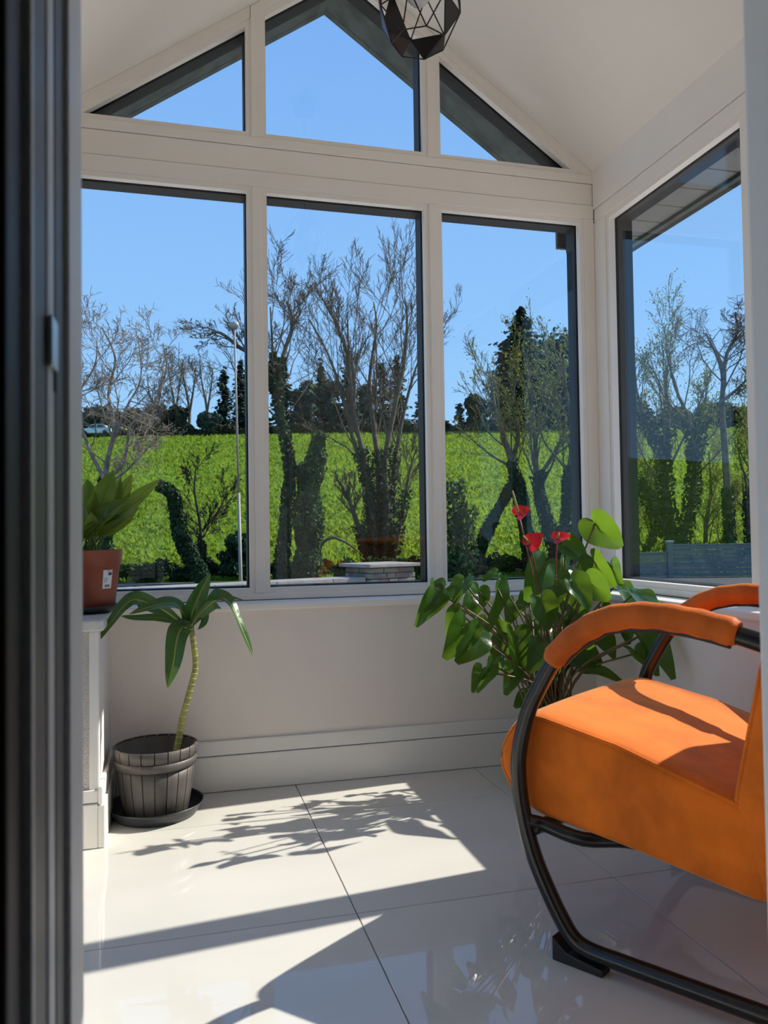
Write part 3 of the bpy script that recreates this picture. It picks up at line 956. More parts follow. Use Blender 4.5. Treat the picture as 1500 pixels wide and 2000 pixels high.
fp = empty('foliage_plant', 'bushy broad-leaved house plant growing in the terracotta pot', 'plant', (TX, TY, z0 + 0.15))
rg = random.Random(5)
PL = [((205, 1062), (222, 918), 36, -.05), ((190, 1062), (170, 935), 34, .0), ((212, 1062), (258, 925), 26, .05), ((216, 1060), (286, 968), 36, -.07), ((208, 1064), (252, 975), 34, -.1), ((200, 1062), (212, 985), 26, -.1),
      ((196, 1062), (166, 985), 30, -.08), ((186, 1064), (150, 960), 34, .02), ((218, 1060), (312, 936), 24, .07), ((202, 1062), (232, 960), 28, .07), ((184, 1064), (128, 1000), 34, -.05), ((176, 1064), (110, 950), 36, .03),
      ((170, 1064), (140, 915), 34, .05), ((192, 1064), (200, 945), 32, .08), ((206, 1063), (245, 1005), 26, -.06), ((180, 1065), (178, 1000), 24, -.11), ((166, 1064), (90, 985), 34, .0), ((172, 1062), (120, 1030), 28, -.07), ((210, 1062), (236, 930), 22, .02), ((198, 1062), (186, 960), 24, -.06), ((214, 1062), (272, 990), 22, -.03), ((206, 1062), (205, 1010), 20, -.1), ((190, 1062), (182, 1020), 20, -.1), ((216, 1062), (262, 1012), 20, -.08), ((200, 1062), (240, 945), 24, .06), ((188, 1062), (160, 1010), 22, -.1)]
for k, (bp_, tp_, wpx, dy) in enumerate(PL):
    b0 = np.array([TX + (rg.random() - 0.5) * 0.08, TY + dy * 0.35, z0 + 0.15])
    tpt = at(tp_[0], tp_[1], TY + dy)
    mid = b0 * 0.62 + tpt * 0.38 + np.array([0, 0, 0.02])
    tube('leaf_stem', catmull([b0, b0 * 0.6 + mid * 0.4 + np.array([0, 0, 0.012]), mid], 4), 0.0028, 'stem_pot', fp, 6)
    nh = (rg.uniform(-0.8, 0.4), -1 + rg.uniform(0, 0.4), rg.uniform(-0.2, 0.5))
    me, D, N, S, L = leaf_mesh('leaf', mid, tpt, wpx * 2.4 / F_PX * 1.15, nh, sag=0.06, fold=0.3, shape='lance', wave=0.08, seed=k)
    lf = wp(link('leaf', me, 'leaf_pot'), fp)
    vein('midrib', mid, tpt, nh, 0.06, 'leaf_vein', lf, 0.0014)

# ---------------------------------------------------------------- anthurium behind the chair
AX, AY = 1.125, 2.235
ap = empty('anthurium_pot', 'dark round plant pot behind the orange armchair', 'plant pot', (AX, AY, 0))
lathe('pot_body', [(0.0, 0.0), (0.078, 0.0), (0.084, 0.006), (0.100, 0.150), (0.105, 0.152), (0.107, 0.172), (0.101, 0.172), (0.097, 0.150), (0.080, 0.01), (0.0, 0.01)], 'saucer', ap, (AX, AY, 0.001), 40)
lathe('soil', [(0.0, 0.145), (0.05, 0.148), (0.096, 0.142)], 'soil', ap, (AX, AY, 0.001), 32)
an = empty('anthurium_plant', 'anthurium with red flowers and heart-shaped leaves behind the armchair', 'plant', (AX, AY, 0.18))
# (attach x, y), (tip x, y), width px, depth offset, normal hint
HL = [((862, 1158), (806, 1228), 46, -.12, (-.3, -.9, .3)), ((848, 1150), (835, 1200), 40, -.06, (.2, -.8, .5)), ((905, 1135), (885, 1180), 44, -.02, (-.6, -.6, .5)), ((935, 1155), (925, 1210), 46, .03, (.1, -1, .2)),
      ((972, 1150), (948, 1255), 46, -.08, (.5, -.9, .1)), ((895, 1195), (866, 1245), 36, -.02, (-.6, -.8, .2)), ((905, 1225), (866, 1295), 58, -.14, (-.2, -.9, .3)), ((930, 1240), (893, 1302), 62, -.17, (.3, -.9, .35)),
      ((985, 1245), (965, 1200), 40, .06, (0, -.9, .5)), ((1005, 1245), (1015, 1330), 62, -.15, (.1, -1, .15)), ((980, 1255), (972, 1318), 44, -.03, (-.4, -.9, .1)), ((958, 1298), (932, 1362), 44, -.15, (.6, -.8, .1)),
      ((940, 1310), (922, 1352), 30, -.12, (-.5, -.8, .2)), ((1000, 1310), (988, 1362), 40, -.06, (-.2, -1, .1)), ((1062, 1105), (1025, 1180), 62, .02, (-.3, -.9, .4)), ((1085, 1130), (1065, 1210), 56, -.05, (.3, -.9, .2)),
      ((1058, 1175), (1078, 1240), 56, -.12, (.1, -1, .1)), ((1035, 1168), (1012, 1195), 40, .05, (-.4, -.7, .6)), ((1104, 1066), (1156, 1092), 48, .04, (-.3, -.8, .2)), ((1163, 1022), (1221, 1082), 70, -.03, (-.75, -.65, .0)),
      ((1160, 1095), (1206, 1158), 50, -.05, (-.7, -.7, -.1)), ((1150, 1135), (1196, 1178), 58, -.12, (-.6, -.75, .1)), ((1130, 1120), (1170, 1168), 58, .02, (.2, -.8, .5)), ((1120, 1140), (1160, 1195), 54, -.14, (.1, -.9, .4)),
      ((1205, 1140), (1262, 1200), 48, -.02, (.3, -.3, .9)), ((1238, 1160), (1300, 1205), 62, -.08, (.1, -.8, .6)), ((1115, 1185), (1160, 1235), 46, -.02, (.2, -.9, .2)), ((1145, 1215), (1168, 1262), 40, .05, (-.2, -.9, .2)),
      ((1120, 1270), (1185, 1300), 64, -.1, (.1, -.9, .4)), ((1140, 1310), (1225, 1328), 50, -.05, (.0, -.5, .85)), ((1245, 1245), (1275, 1292), 34, -.03, (.4, -.8, .3)), ((1265, 1235), (1324, 1328), 50, -.06, (-.4, -.9, .1)),
      ((1245, 1275), (1290, 1322), 54, -.12, (.1, -1, .1)), ((1050, 1265), (1035, 1320), 48, -.17, (-.2, -.95, .2)), ((1075, 1240), (1040, 1265), 40, .03, (-.1, -.8, .5)), ((1072, 1300), (1066, 1352), 44, .0, (.2, -1, .1)),
      ((1030, 1360), (1002, 1384), 36, -.06, (-.3, -.8, .4)), ((1100, 1090), (1092, 1140), 36, .08, (.5, -.8, .2)), ((968, 1120), (940, 1135), 22, .05, (-.2, -.8, .5)), ((1180, 1190), (1205, 1222), 34, .04, (.3, -.9, .1)),
      ((1005, 1180), (990, 1225), 38, .05, (-.5, -.8, .2)), ((1040, 1215), (1022, 1262), 42, .06, (.3, -.9, .2)), ((1098, 1205), (1112, 1250), 44, .04, (-.3, -.9, .2)), ((1085, 1160), (1108, 1200), 42, .07, (-.6, -.7, .2)),
      ((1195, 1105), (1215, 1150), 38, .08, (-.5, -.8, .1)), ((1130, 1180), (1128, 1225), 40, .08, (.2, -.9, .3)), ((1215, 1215), (1232, 1262), 40, .05, (-.3, -.9, .2)), ((1175, 1245), (1205, 1285), 46, .0, (.2, -.9, .3)),
      ((1010, 1285), (1030, 1330), 40, .05, (-.5, -.8, .1)), ((920, 1165), (905, 1205), 36, .08, (.4, -.8, .3)), ((950, 1215), (940, 1262), 38, .07, (-.4, -.9, .1)), ((1090, 1275), (1100, 1330), 46, -.05, (.1, -1, .1))]
rg = random.Random(11)
base_pt = np.array([AX - 0.01, AY, 0.147])


def anth_stem(pt, r_=0.0030, m='stem_anth', parent=None, lift=0.05):
    b0 = base_pt + np.array([rg.uniform(-.06, .06), rg.uniform(-.05, .05), 0])
    d = pt - b0
    h = np.array([d[0], d[1], 0])
    mid = b0 + d * 0.55 + np.array([0, 0, lift]) - h * 0.10
    return tube('leaf_stem', catmull([b0, b0 + (mid - b0) * 0.5 + np.array([0, 0, lift * .4]), mid, pt], 5), r_, m, an, 6)


def inside(px, Y):                     # keep the plant clear of wall, sill and glass
    p = at(px[0], px[1], Y)
    while p[0] > (1.385 if p[2] < 0.60 else 1.49) - 0.03 or p[1] > (2.465 if p[2] < 0.60 else 2.58) - 0.02:
        Y -= 0.01
        p = at(px[0], px[1], Y)
    return p


for k, (a_, t_, wpx, dy, nh) in enumerate(HL):
    nh = np.array(nh) + np.array([rg.uniform(-.35, .25), 0, rg.uniform(-.3, .25)])
    dy = dy * 1.25 + 0.02 + rg.uniform(-0.05, 0.09)
    pa = inside(a_, AY + dy)
    pt = inside(t_, AY + dy - 0.02 + rg.uniform(-.025, .02))
    anth_stem(pa, lift=rg.uniform(0.02, 0.07))
    me, D, N, S, L = heart_mesh('leaf', pa, pt, wpx * 2.25 / F_PX * 1.13, nh, sag=rg.uniform(0.08, 0.30), fold=rg.uniform(0.25, 0.95), wave=0.11, seed=k + 40)
    lf = wp(link('leaf', me, 'leaf_anth'), an)
    vein('midrib', pa, pa * 0.6 + pt * 0.4, nh, 0.0, 'leaf_vein', lf, 0.0011)
for k, (c_, tp_, wpx, nh, sp) in enumerate([((1003, 1012), (1032, 990), 34, (-.25, -.6, .75), (1001, 958)), ((1024, 1072), (1058, 1042), 30, (-.3, -.9, .3), (1021, 1046)), ((1075, 1058), (1112, 1042), 28, (.0, -.6, .8), (1092, 1040))]):
    Yk = AY - (0.02, 0.03, 0.12)[k]
    pa, pt, ps = at(*c_, Yk), at(*tp_, Yk - 0.02), at(*sp, Yk - 0.01)
    cen = pa * 0.65 + pt * 0.35
    st_ = anth_stem(cen, 0.0024, 'stem_red', lift=0.03)
    me, D, N, S, L = heart_mesh('spathe', cen, pt + (pt - pa) * 0.10, wpx * 2.2 / F_PX * 1.35, nh, sag=0.25, fold=0.3, wave=0.12, seed=90 + k)
    s_ = wp(link('spathe', me, 'spathe'), an)
    s_['label'] = 'glossy red spathe'
    dd = ps - cen
    p_ = wp(tube('spadix', [cen, cen + dd * 0.5, cen + dd * 0.95, cen + dd], [0.0040, 0.0036, 0.0026, 0.001], 'spadix', None, 8), an)
    p_['label'] = 'yellow-green spadix'
for k in range(14):                    # bare older stems round the crown
    a = rg.uniform(0, 6.28)
    anth_stem(np.array([AX - 0.02 + 0.13 * math.cos(a), AY + 0.08 * math.sin(a), rg.uniform(0.42, 0.62)]), 0.0024, 'stem_anth', lift=0.03)

# ================================================================== pendant lamp
LX, LY = XC, 1.772
lamp = empty('pendant_lamp', 'black geometric cage pendant lamp hanging from the ridge', 'lamp', (LX, LY, 1.97))
zl = 1.972
NR = 7
rings = [(0.066, 0.0, 0.2), (0.100, 0.070, 0.65), (0.104, 0.185, 0.2), (0.030, 0.285, 0.65)]
RV = [[np.array([LX + r_ * math.cos(2 * math.pi * (k + ph) / NR), LY + r_ * math.sin(2 * math.pi * (k + ph) / NR), zl + dz]) for k in range(NR)] for r_, dz, ph in rings]
edges, faces = [], []
for i in range(4):
    for k in range(NR):
        edges.append((RV[i][k], RV[i][(k + 1) % NR]))
for i in range(3):
    for k in range(NR):
        lo, hi = RV[i], RV[i + 1]
        if i % 2 == 0:
            tr = [(lo[k], lo[(k + 1) % NR], hi[k]), (lo[(k + 1) % NR], hi[(k + 1) % NR], hi[k])]
            edges += [(lo[k], hi[k]), (lo[(k + 1) % NR], hi[k])]
        else:
            tr = [(lo[k], lo[(k + 1) % NR], hi[(k + 1) % NR]), (lo[k], hi[(k + 1) % NR], hi[k])]
            edges += [(lo[k], hi[k]), (lo[k], hi[(k + 1) % NR])]
        faces += tr
cv, cf = [], []
for a, b_ in edges:
    V, Fq = tube_arrays([a, b_], 0.0018, 5)
    o_ = len(cv)
    cv += list(V)
    cf += [tuple(q + o_) for q in Fq]
wp(link('wire_cage', mesh('wire_cage', cv, cf), 'cage_black'), lamp)['label'] = 'black wire cage'
rg = random.Random(3)
for k, (a, b_, c) in enumerate(faces):
    if rg.random() < 0.40:
        n_ = nrm(np.cross(b_ - a, c - a)) * 0.0008
        g_ = (a + b_ + c) / 3
        P = [g_ + (q - g_) * 0.985 for q in (a, b_, c)]
        me = mesh('shade_panel', [p + n_ for p in P] + [p - n_ for p in P], [(0, 1, 2), (5, 4, 3), (0, 3, 4, 1), (1, 4, 5, 2), (2, 5, 3, 0)])
        wp(link('shade_panel', me, 'cage_copper' if rg.random() < 0.45 else 'cage_black'), lamp)
tube('cord', [(LX, LY, zl + 0.27), (LX, LY, ZA - 0.03)], 0.003, 'black_plastic', lamp, 6)
lathe('ceiling_rose', [(0.0, 0.0), (0.045, 0.0), (0.048, 0.006), (0.046, 0.075), (0.0, 0.075)], 'cage_black', lamp, (LX, LY, ZA - 0.078), 24)
lathe('lamp_holder', [(0.0, 0.20), (0.020, 0.20), (0.022, 0.205), (0.022, 0.285), (0.008, 0.296), (0.0, 0.296)], 'cage_black', lamp, (LX, LY, zl), 20)
lathe('bulb', [(0.0, 0.092), (0.016, 0.096), (0.028, 0.110), (0.030, 0.128), (0.024, 0.150), (0.015, 0.175), (0.013, 0.205)], 'bulb', lamp, (LX, LY, zl), 20)

# ================================================================== outdoors
FW2 = np.array([math.sin(YAW), math.cos(YAW)])
RT2 = np.array([math.cos(YAW), -math.sin(YAW)])
S0, S1, SLP = 20.0, 96.0, 0.178


def gz_s(s):
    s = np.asarray(s, float)
    z = np.where(s < S0, -0.28, -0.28 + SLP * (s - S0))
    top = -0.28 + SLP * (S1 - S0)
    return np.where(s > S1, top + 0.02 * (s - S1), z)


def ground_z(p):
    return float(gz_s(p[0] * FW2[0] + p[1] * FW2[1]))


def patch(name, s_vals, l0, l1, nl, m, dz=0.0, rough=0.0, seed=0):
    rgn = np.random.default_rng(seed)
    ls = np.linspace(l0, l1, nl)
    Sg, Lg = np.meshgrid(np.asarray(s_vals, float), ls, indexing='ij')
    X = Sg * FW2[0] + Lg * RT2[0]
    Y = Sg * FW2[1] + Lg * RT2[1]
    Z = gz_s(Sg) + dz + rgn.normal(0, 1, Sg.shape) * rough
    V = np.stack([X, Y, Z], -1).reshape(-1, 3)
    ns = len(s_vals)
    i = np.arange(ns - 1)[:, None] * nl
    j = np.arange(nl - 1)[None, :]
    Fq = np.stack([i + j, i + j + 1, i + nl + j + 1, i + nl + j], -1).reshape(-1, 4)
    me = mesh_np(name, V, Fq, True)
    me.flip_normals() if me.polygons[0].normal.z < 0 else None
    return link(name, me, m)


tag(patch('ground_reflector', np.linspace(-14, 7.0, 4), -16, 22, 4, 'bounce_paving', 0.004), 'pale paving added round the sunroom to bounce sunlight inside', kind='structure')  # unseen ground added to throw sunlight up through the windows onto the ceiling
tag(patch('ground_yard', np.linspace(-60, 18.5, 8), -90, 120, 8, 'asphalt'), 'grey tarmac yard and lane round the house', kind='structure')
tag(patch('ground_field', np.concatenate([np.linspace(18.45, 96, 90), np.linspace(98, 260, 10)]), -130, 190, 180, 'grass', 0.0, 0.035), 'bright green grass field rising to the skyline', kind='structure')


def grass_tufts(n, s0, s1, seed):
    rgn = np.random.default_rng(seed)
    s_ = s0 + (s1 - s0) * rgn.random(n) ** 1.7
    l_ = (rgn.random(n) * 1.25 - 0.50) * s_ * 1.15
    h = rgn.uniform(0.06, 0.17, n) * (0.7 + s_ / 60)
    b0 = np.stack([s_ * FW2[0] + l_ * RT2[0], s_ * FW2[1] + l_ * RT2[1], gz_s(s_) - 0.03], 1)
    a = rgn.uniform(0, math.pi, n)
    w = np.stack([np.cos(a), np.sin(a), np.zeros(n)], 1) * (h * 0.55)[:, None]
    tip = b0 + np.stack([rgn.normal(0, 0.4, n) * h, rgn.normal(0, 0.4, n) * h, h], 1)
    V = np.stack([b0 - w, b0 + w, tip], 1).reshape(-1, 3)
    return link('field_grass', mesh_np('field_grass', V, np.arange(3 * n).reshape(-1, 3)), 'grass_blade')


tag(grass_tufts(150000, 19.0, 95.0, 8), 'short rough grass tufts growing over the sloping field', 'grass', kind='stuff')


# ---------------------------------------------------------------- tree machinery
def perp(rgn, d):
    a = rgn.normal(0, 1, 3)
    a -= (a @ d) * d
    return a / (np.linalg.norm(a) + 1e-9)


def grow(rgn, p, d, L, r, lev, P, out):
    ns = P['seg'][min(lev, len(P['seg']) - 1)]
    pts, dirs = [p], [d]
    st = L / ns
    for i in range(ns):
        d = nrm(d + rgn.normal(0, P['wig'], 3) + np.array([0, 0, P['up']]))
        p = p + d * st
        pts.append(p)
        dirs.append(d)
    r1 = max(r * P['taper'], P['rmin'])
    out.append((np.array(pts), np.linspace(max(r, P['rmin']), r1, ns + 1), lev))
    if lev < P['lev']:
        spawn(rgn, np.array(pts), np.linspace(r, r1, ns + 1), L, lev, P, out)


def spawn(rgn, pts, rad, L, lev, P, out, t0=None):
    n = P['n'][min(lev, len(P['n']) - 1)]
    t0 = P['t0'] if t0 is None else t0
    m = len(pts) - 1
    for k in range(n):
        t = t0 + (1 - t0) * (k + rgn.random()) / n
        f_ = min(t, 0.999) * m
        i = int(f_)
        q = pts[i] + (pts[i + 1] - pts[i]) * (f_ - i)
        dd = nrm(pts[i + 1] - pts[i])
        a = math.radians(rgn.uniform(*P['ang']))
        nd = nrm(dd * math.cos(a) + perp(rgn, dd) * math.sin(a))
        rr = (rad[i] + (rad[i + 1] - rad[i]) * (f_ - i)) * rgn.uniform(0.30, 0.52)
        grow(rgn, q, nd, L * P['ratio'] * rgn.uniform(0.6, 1.1) * (1.1 - 0.45 * t), rr, lev + 1, P, out)


def lines_mesh(name, lines, sides):
    Vs, Fs, o_ = [], [], 0
    for pts, rad, lev in lines:
        V, Fq = tube_arrays(pts, rad, sides)
        Vs.append(V)
        Fs.append(Fq + o_)
        o_ += len(V)
    return mesh_np(name, np.concatenate(Vs), np.concatenate(Fs), True)


def leaf_cloud(rgn, cen, nor, size, spread=0.6):
    """one folded kite (two triangles) per point"""
    n = len(cen)
    N = nor + rgn.normal(0, spread, (n, 3))
    N /= np.linalg.norm(N, axis=1)[:, None]
    A = rgn.normal(0, 1, (n, 3))
    A -= (A * N).sum(1)[:, None] * N
    A /= np.linalg.norm(A, axis=1)[:, None]
    B = np.cross(N, A)
    s = size * rgn.uniform(0.6, 1.3, (n, 1))
    V = np.stack([cen - A * s * 0.5, cen + B * s * 0.42 + N * s * 0.1, cen + A * s * 0.6, cen - B * s * 0.42 + N * s * 0.1], 1).reshape(-1, 3)
    Fq = np.arange(4 * n).reshape(-1, 4)
    return V, Fq


def ivy_on(rgn, lines, count, thick, size, zmax=99, t1=1.0):
    segs = []
    for pts, rad in lines:
        for i in range(len(pts) - 1):
            if pts[i][2] < zmax and i < t1 * (len(pts) - 1):
                segs.append((pts[i], pts[i + 1], rad[i], rad[i + 1]))
    Ls = np.array([np.linalg.norm(b_ - a) * (0.3 + r0 * 4) for a, b_, r0, r1 in segs])
    idx = rgn.choice(len(segs), count, p=Ls / Ls.sum())
    A = np.array([segs[i][0] for i in idx])
    B = np.array([segs[i][1] for i in idx])
    R = np.array([segs[i][2] for i in idx])
    t = rgn.random((count, 1))
    c = A + (B - A) * t
    D = (B - A) / (np.linalg.norm(B - A, axis=1)[:, None] + 1e-9)
    q = rgn.normal(0, 1, (count, 3))
    q -= (q * D).sum(1)[:, None] * D
    q /= np.linalg.norm(q, axis=1)[:, None]
    lump = 0.55 + 0.9 * np.abs(np.sin(c[:, 2:3] * 2.3 + c[:, 0:1] * 1.7)) * rgn.random((count, 1))
    c = c + q * (R[:, None] + thick * lump)
    return leaf_cloud(rgn, c, q, size)


def tree(label, base, stems, seed, P, bark='bark', twig=None, ivy=None, buds=0, group=None, name='bare_tree', cat='tree', ivy_mat='ivy', far=False):
    """stems: list of (pixel path, r0, r1, t0, depth lean); base: (x, s)"""
    rgn = np.random.default_rng(seed)
    out, trunks, rooted = [], [], []
    for path, r0, r1, t0, lean in stems:
        n = len(path)
        pts = catmull([at_s(x, y, base[1] + lean * i / max(1, n - 1)) for i, (x, y) in enumerate(path)], 4)
        rad = np.linspace(r0, r1, len(pts))
        trunks.append((pts, rad))
        rooted.append(path[0][1] > 1085 or (base[1] > 90 and path[0][1] > 840))
        L = np.linalg.norm(np.diff(pts, axis=0), axis=1).sum()
        spawn(rgn, pts, rad, L, 0, P, out, t0)
    b0 = trunks[0][0][0]
    root = empty(name, label, cat, (b0[0], b0[1], b0[2]), group=group)
    for (pts, rad), on_ground in zip(trunks, rooted):
        # let the foot reach the ground
        gz0 = ground_z(pts[0]) - 0.1
        if pts[0][2] > gz0 and on_ground:
            pts = np.concatenate([[np.array([pts[0][0], pts[0][1], gz0])], pts])
            rad = np.concatenate([[rad[0] * 1.15], rad])
        V, Fq = tube_arrays(pts, rad, 8)
        wp(link('trunk', mesh_np('trunk', V, Fq, True), bark), root)
    big = [l_ for l_ in out if l_[2] <= 1]
    small = [l_ for l_ in out if l_[2] > 1]
    if big:
        wp(link('branches', lines_mesh('branches', big, 5), bark), root)['kind'] = 'stuff'
    if small:
        wp(link('twigs', lines_mesh('twigs', small, 3), twig or bark), root)['kind'] = 'stuff'
    if ivy:
        cnt, thick, size, zmax, t1 = ivy
        V, Fq = ivy_on(rgn, trunks, cnt, thick, size, zmax, t1)
        o = wp(link('ivy', mesh_np('ivy', V, Fq), ivy_mat), root)
        tag(o, 'dark ivy leaves', kind='stuff')
    if buds and small:
        ends = np.array([l_[0][-1 - rgn.integers(0, 2)] for l_ in small])
        idx = rgn.integers(0, len(ends), buds)
        c = ends[idx] + rgn.normal(0, 0.10, (buds, 3))
        V, Fq = leaf_cloud(rgn, c, rgn.normal(0, 1, (buds, 3)), 0.055)
        o = wp(link('buds', mesh_np('buds', V, Fq), 'bud'), root)
        tag(o, 'fresh spring buds', kind='stuff')
    return root


PB = dict(lev=3, n=[11, 9, 7], seg=[8, 6, 5, 4], wig=0.13, up=0.05, taper=0.3, rmin=0.0055, ang=(22, 52), ratio=0.48, t0=0.3)
PW = dict(PB, wig=0.25, ang=(30, 70), n=[10, 9, 7], up=0.03)
PU = dict(PB, up=0.10, ang=(18, 45), n=[14, 9, 7], ratio=0.43)
# 1 pale twisted tree at the left
tree('pale twisted bare tree with forked trunk seen above the potted plant', (210, 17.0), [
    ([(207, 1120), (207, 1000), (206, 930), (212, 890), (222, 840), (212, 770), (225, 700), (200, 640)], 0.085, 0.016, 0.30, 0.8),
    ([(212, 935), (240, 905), (250, 860), (255, 830), (300, 790), (325, 720), (318, 670)], 0.05, 0.012, 0.25, -0.8),
    ([(206, 940), (180, 890), (165, 850), (150, 780), (185, 715), (190, 660)], 0.05, 0.012, 0.25, 0.5),
    ([(212, 890), (245, 800), (275, 740), (270, 660)], 0.035, 0.012, 0.15, 1.2),
    ([(206, 945), (240, 925), (275, 890), (300, 865)], 0.035, 0.012, 0.2, -0.4)], 2, PW, 'bark_pale', ivy=(1100, 0.05, 0.09, 2.0, 0.45))
# 2 ivy-clad hooked stump and the small tree beside it
tree('leaning snag hooked at the top and wrapped in ivy', (375, 17.5), [([(392, 1128), (372, 1085), (352, 1040), (343, 990), (334, 960), (308, 948)], 0.13, 0.06, 0.75, -0.5)], 5, dict(PB, n=[3, 3, 2], ratio=0.16), 'bark_dark', ivy=(2600, 0.06, 0.085, 9, 1.0), name='ivy_snag')
tree('small bare sapling with fine spreading twigs beside the ivy snag', (392, 18.2), [([(394, 1128), (394, 1070), (390, 1020), (380, 960), (382, 915)], 0.055, 0.012, 0.2, 0), ([(396, 1090), (388, 1050), (425, 1000), (445, 960)], 0.035, 0.01, 0.2, 0.6)], 7, dict(PB, rmin=0.006), 'bark_dark', ivy=(500, 0.05, 0.08, 0.6, 0.3))
# 3 tall ivy trunk just right of the first mullion
tree('tall bare tree with one thick ivy column up its straight trunk', (540, 18.5), [
    ([(548, 1135), (556, 1040), (566, 930), (556, 850), (540, 770), (533, 690), (528, 600)], 0.10, 0.018, 0.5, 0.6),
    ([(540, 770), (552, 700), (572, 630), (560, 590)], 0.07, 0.02, 0.25, 0.6),
    ([(538, 760), (505, 700), (470, 680), (430, 650), (405, 655)], 0.07, 0.02, 0.25, -0.6)], 9, PB, 'bark', ivy=(4200, 0.075, 0.08, 5.0, 0.9))
tree('broken ivy-covered trunk with bushy ivy crown', (598, 18.8), [([(598, 1135), (604, 1060), (602, 980), (606, 905)], 0.20, 0.14, 0.9, 0), ([(602, 960), (616, 905), (622, 860), (626, 845)], 0.09, 0.05, 0.9, 0)], 12, dict(PB, n=[3, 2, 2], ratio=0.12), 'bark_dark', ivy=(5200, 0.15, 0.085, 9, 1.0), name='ivy_tree', ivy_mat='ivy_pale')
# 5 the big multi-stemmed tree
tree('large multi-stemmed bare tree with ivy on the lower stems', (740, 21.0), [
    ([(722, 1112), (706, 1050), (690, 1000), (676, 960)], 0.10, 0.04, 0.6, -0.6),
    ([(728, 1112), (722, 1030), (716, 940), (690, 860), (668, 770), (640, 690), (605, 625)], 0.10, 0.016, 0.36, 0.8),
    ([(735, 1112), (728, 1010), (712, 900), (690, 800), (682, 700), (678, 610)], 0.10, 0.016, 0.36, -0.6),
    ([(744, 1112), (742, 1000), (738, 900), (728, 820), (722, 740), (735, 640), (730, 590)], 0.11, 0.016, 0.34, 1.2),
    ([(752, 1112), (756, 1000), (752, 900), (770, 800), (790, 700), (795, 620), (790, 580)], 0.10, 0.016, 0.34, -0.4),
    ([(760, 1112), (766, 1010), (772, 900), (790, 800), (812, 720), (830, 680)], 0.09, 0.014, 0.3, 0.6),
    ([(766, 1112), (786, 1000), (800, 920), (812, 880)], 0.06, 0.014, 0.35, -0.8),
    ([(692, 800), (688, 720), (660, 640), (625, 575)], 0.06, 0.02, 0.2, 0.6)], 21, dict(PU, n=[13, 9, 7]), 'bark', ivy=(5200, 0.09, 0.085, 3.0, 0.45))
b_ = tube('fallen_branch', catmull([at_s(612, 1080, 19.2), at_s(628, 1062, 19.2), at_s(650, 1050, 19.3), at_s(680, 1062, 19.4), at_s(700, 1078, 19.5)], 5), np.linspace(0.045, 0.02, 21), 'bark', None, 6)
tag(b_, 'bowed dead branch between the ivy trunk and the big tree', 'branch')
# 6 right-hand light of the front window
tree('slender leaning tree with dark ivy stem behind the red flowers', (1030, 18.5), [
    ([(1045, 1125), (1030, 1050), (1014, 960), (998, 900), (984, 850), (968, 800), (960, 740)], 0.13, 0.02, 0.35, 0.6),
    ([(1000, 900), (1012, 850), (1002, 780), (1010, 720)], 0.06, 0.02, 0.2, -0.6)], 31, dict(PU, rmin=0.0055), 'bark', 'twig_green', ivy=(2200, 0.06, 0.09, 2.4, 0.6), buds=500)
tree('forked tree with a haze of greenish twigs beside the corner post', (1075, 19.2), [
    ([(1090, 1125), (1080, 1060), (1060, 990), (1048, 930), (1046, 880), (1040, 800), (1030, 720)], 0.13, 0.02, 0.35, 0.5),
    ([(1090, 1115), (1106, 1020), (1112, 930), (1118, 850), (1105, 760), (1100, 700)], 0.12, 0.02, 0.3, -0.5),
    ([(1050, 935), (1085, 880), (1105, 820), (1078, 740)], 0.06, 0.02, 0.2, 0.7)], 33, dict(PU, n=[13, 8, 5], rmin=0.0055), 'bark', 'twig_green', ivy=(2600, 0.07, 0.09, 2.2, 0.5), buds=1600)
tree('ivy-covered trunk leaning steeply over the verge', (935, 18.8), [([(925, 1120), (942, 1060), (965, 1010), (990, 965), (1010, 930)], 0.10, 0.03, 0.6, 0)], 35, dict(PB, n=[5, 4, 2], ratio=0.2), 'bark_dark', ivy=(1700, 0.06, 0.09, 9, 1.0), name='leaning_tree')
tree('young tree with small pale leaves beside the second mullion', (890, 17.6), [([(896, 1130), (892, 1060), (886, 990), (880, 940)], 0.05, 0.02, 0.15, 0), ([(900, 1130), (912, 1050), (908, 990)], 0.04, 0.015, 0.2, 0)], 37, dict(PB, n=[10, 6, 3], ratio=0.30), 'bark', ivy=(1900, 0.22, 0.085, 9, 1.0), name='young_tree', ivy_mat='ivy_pale')
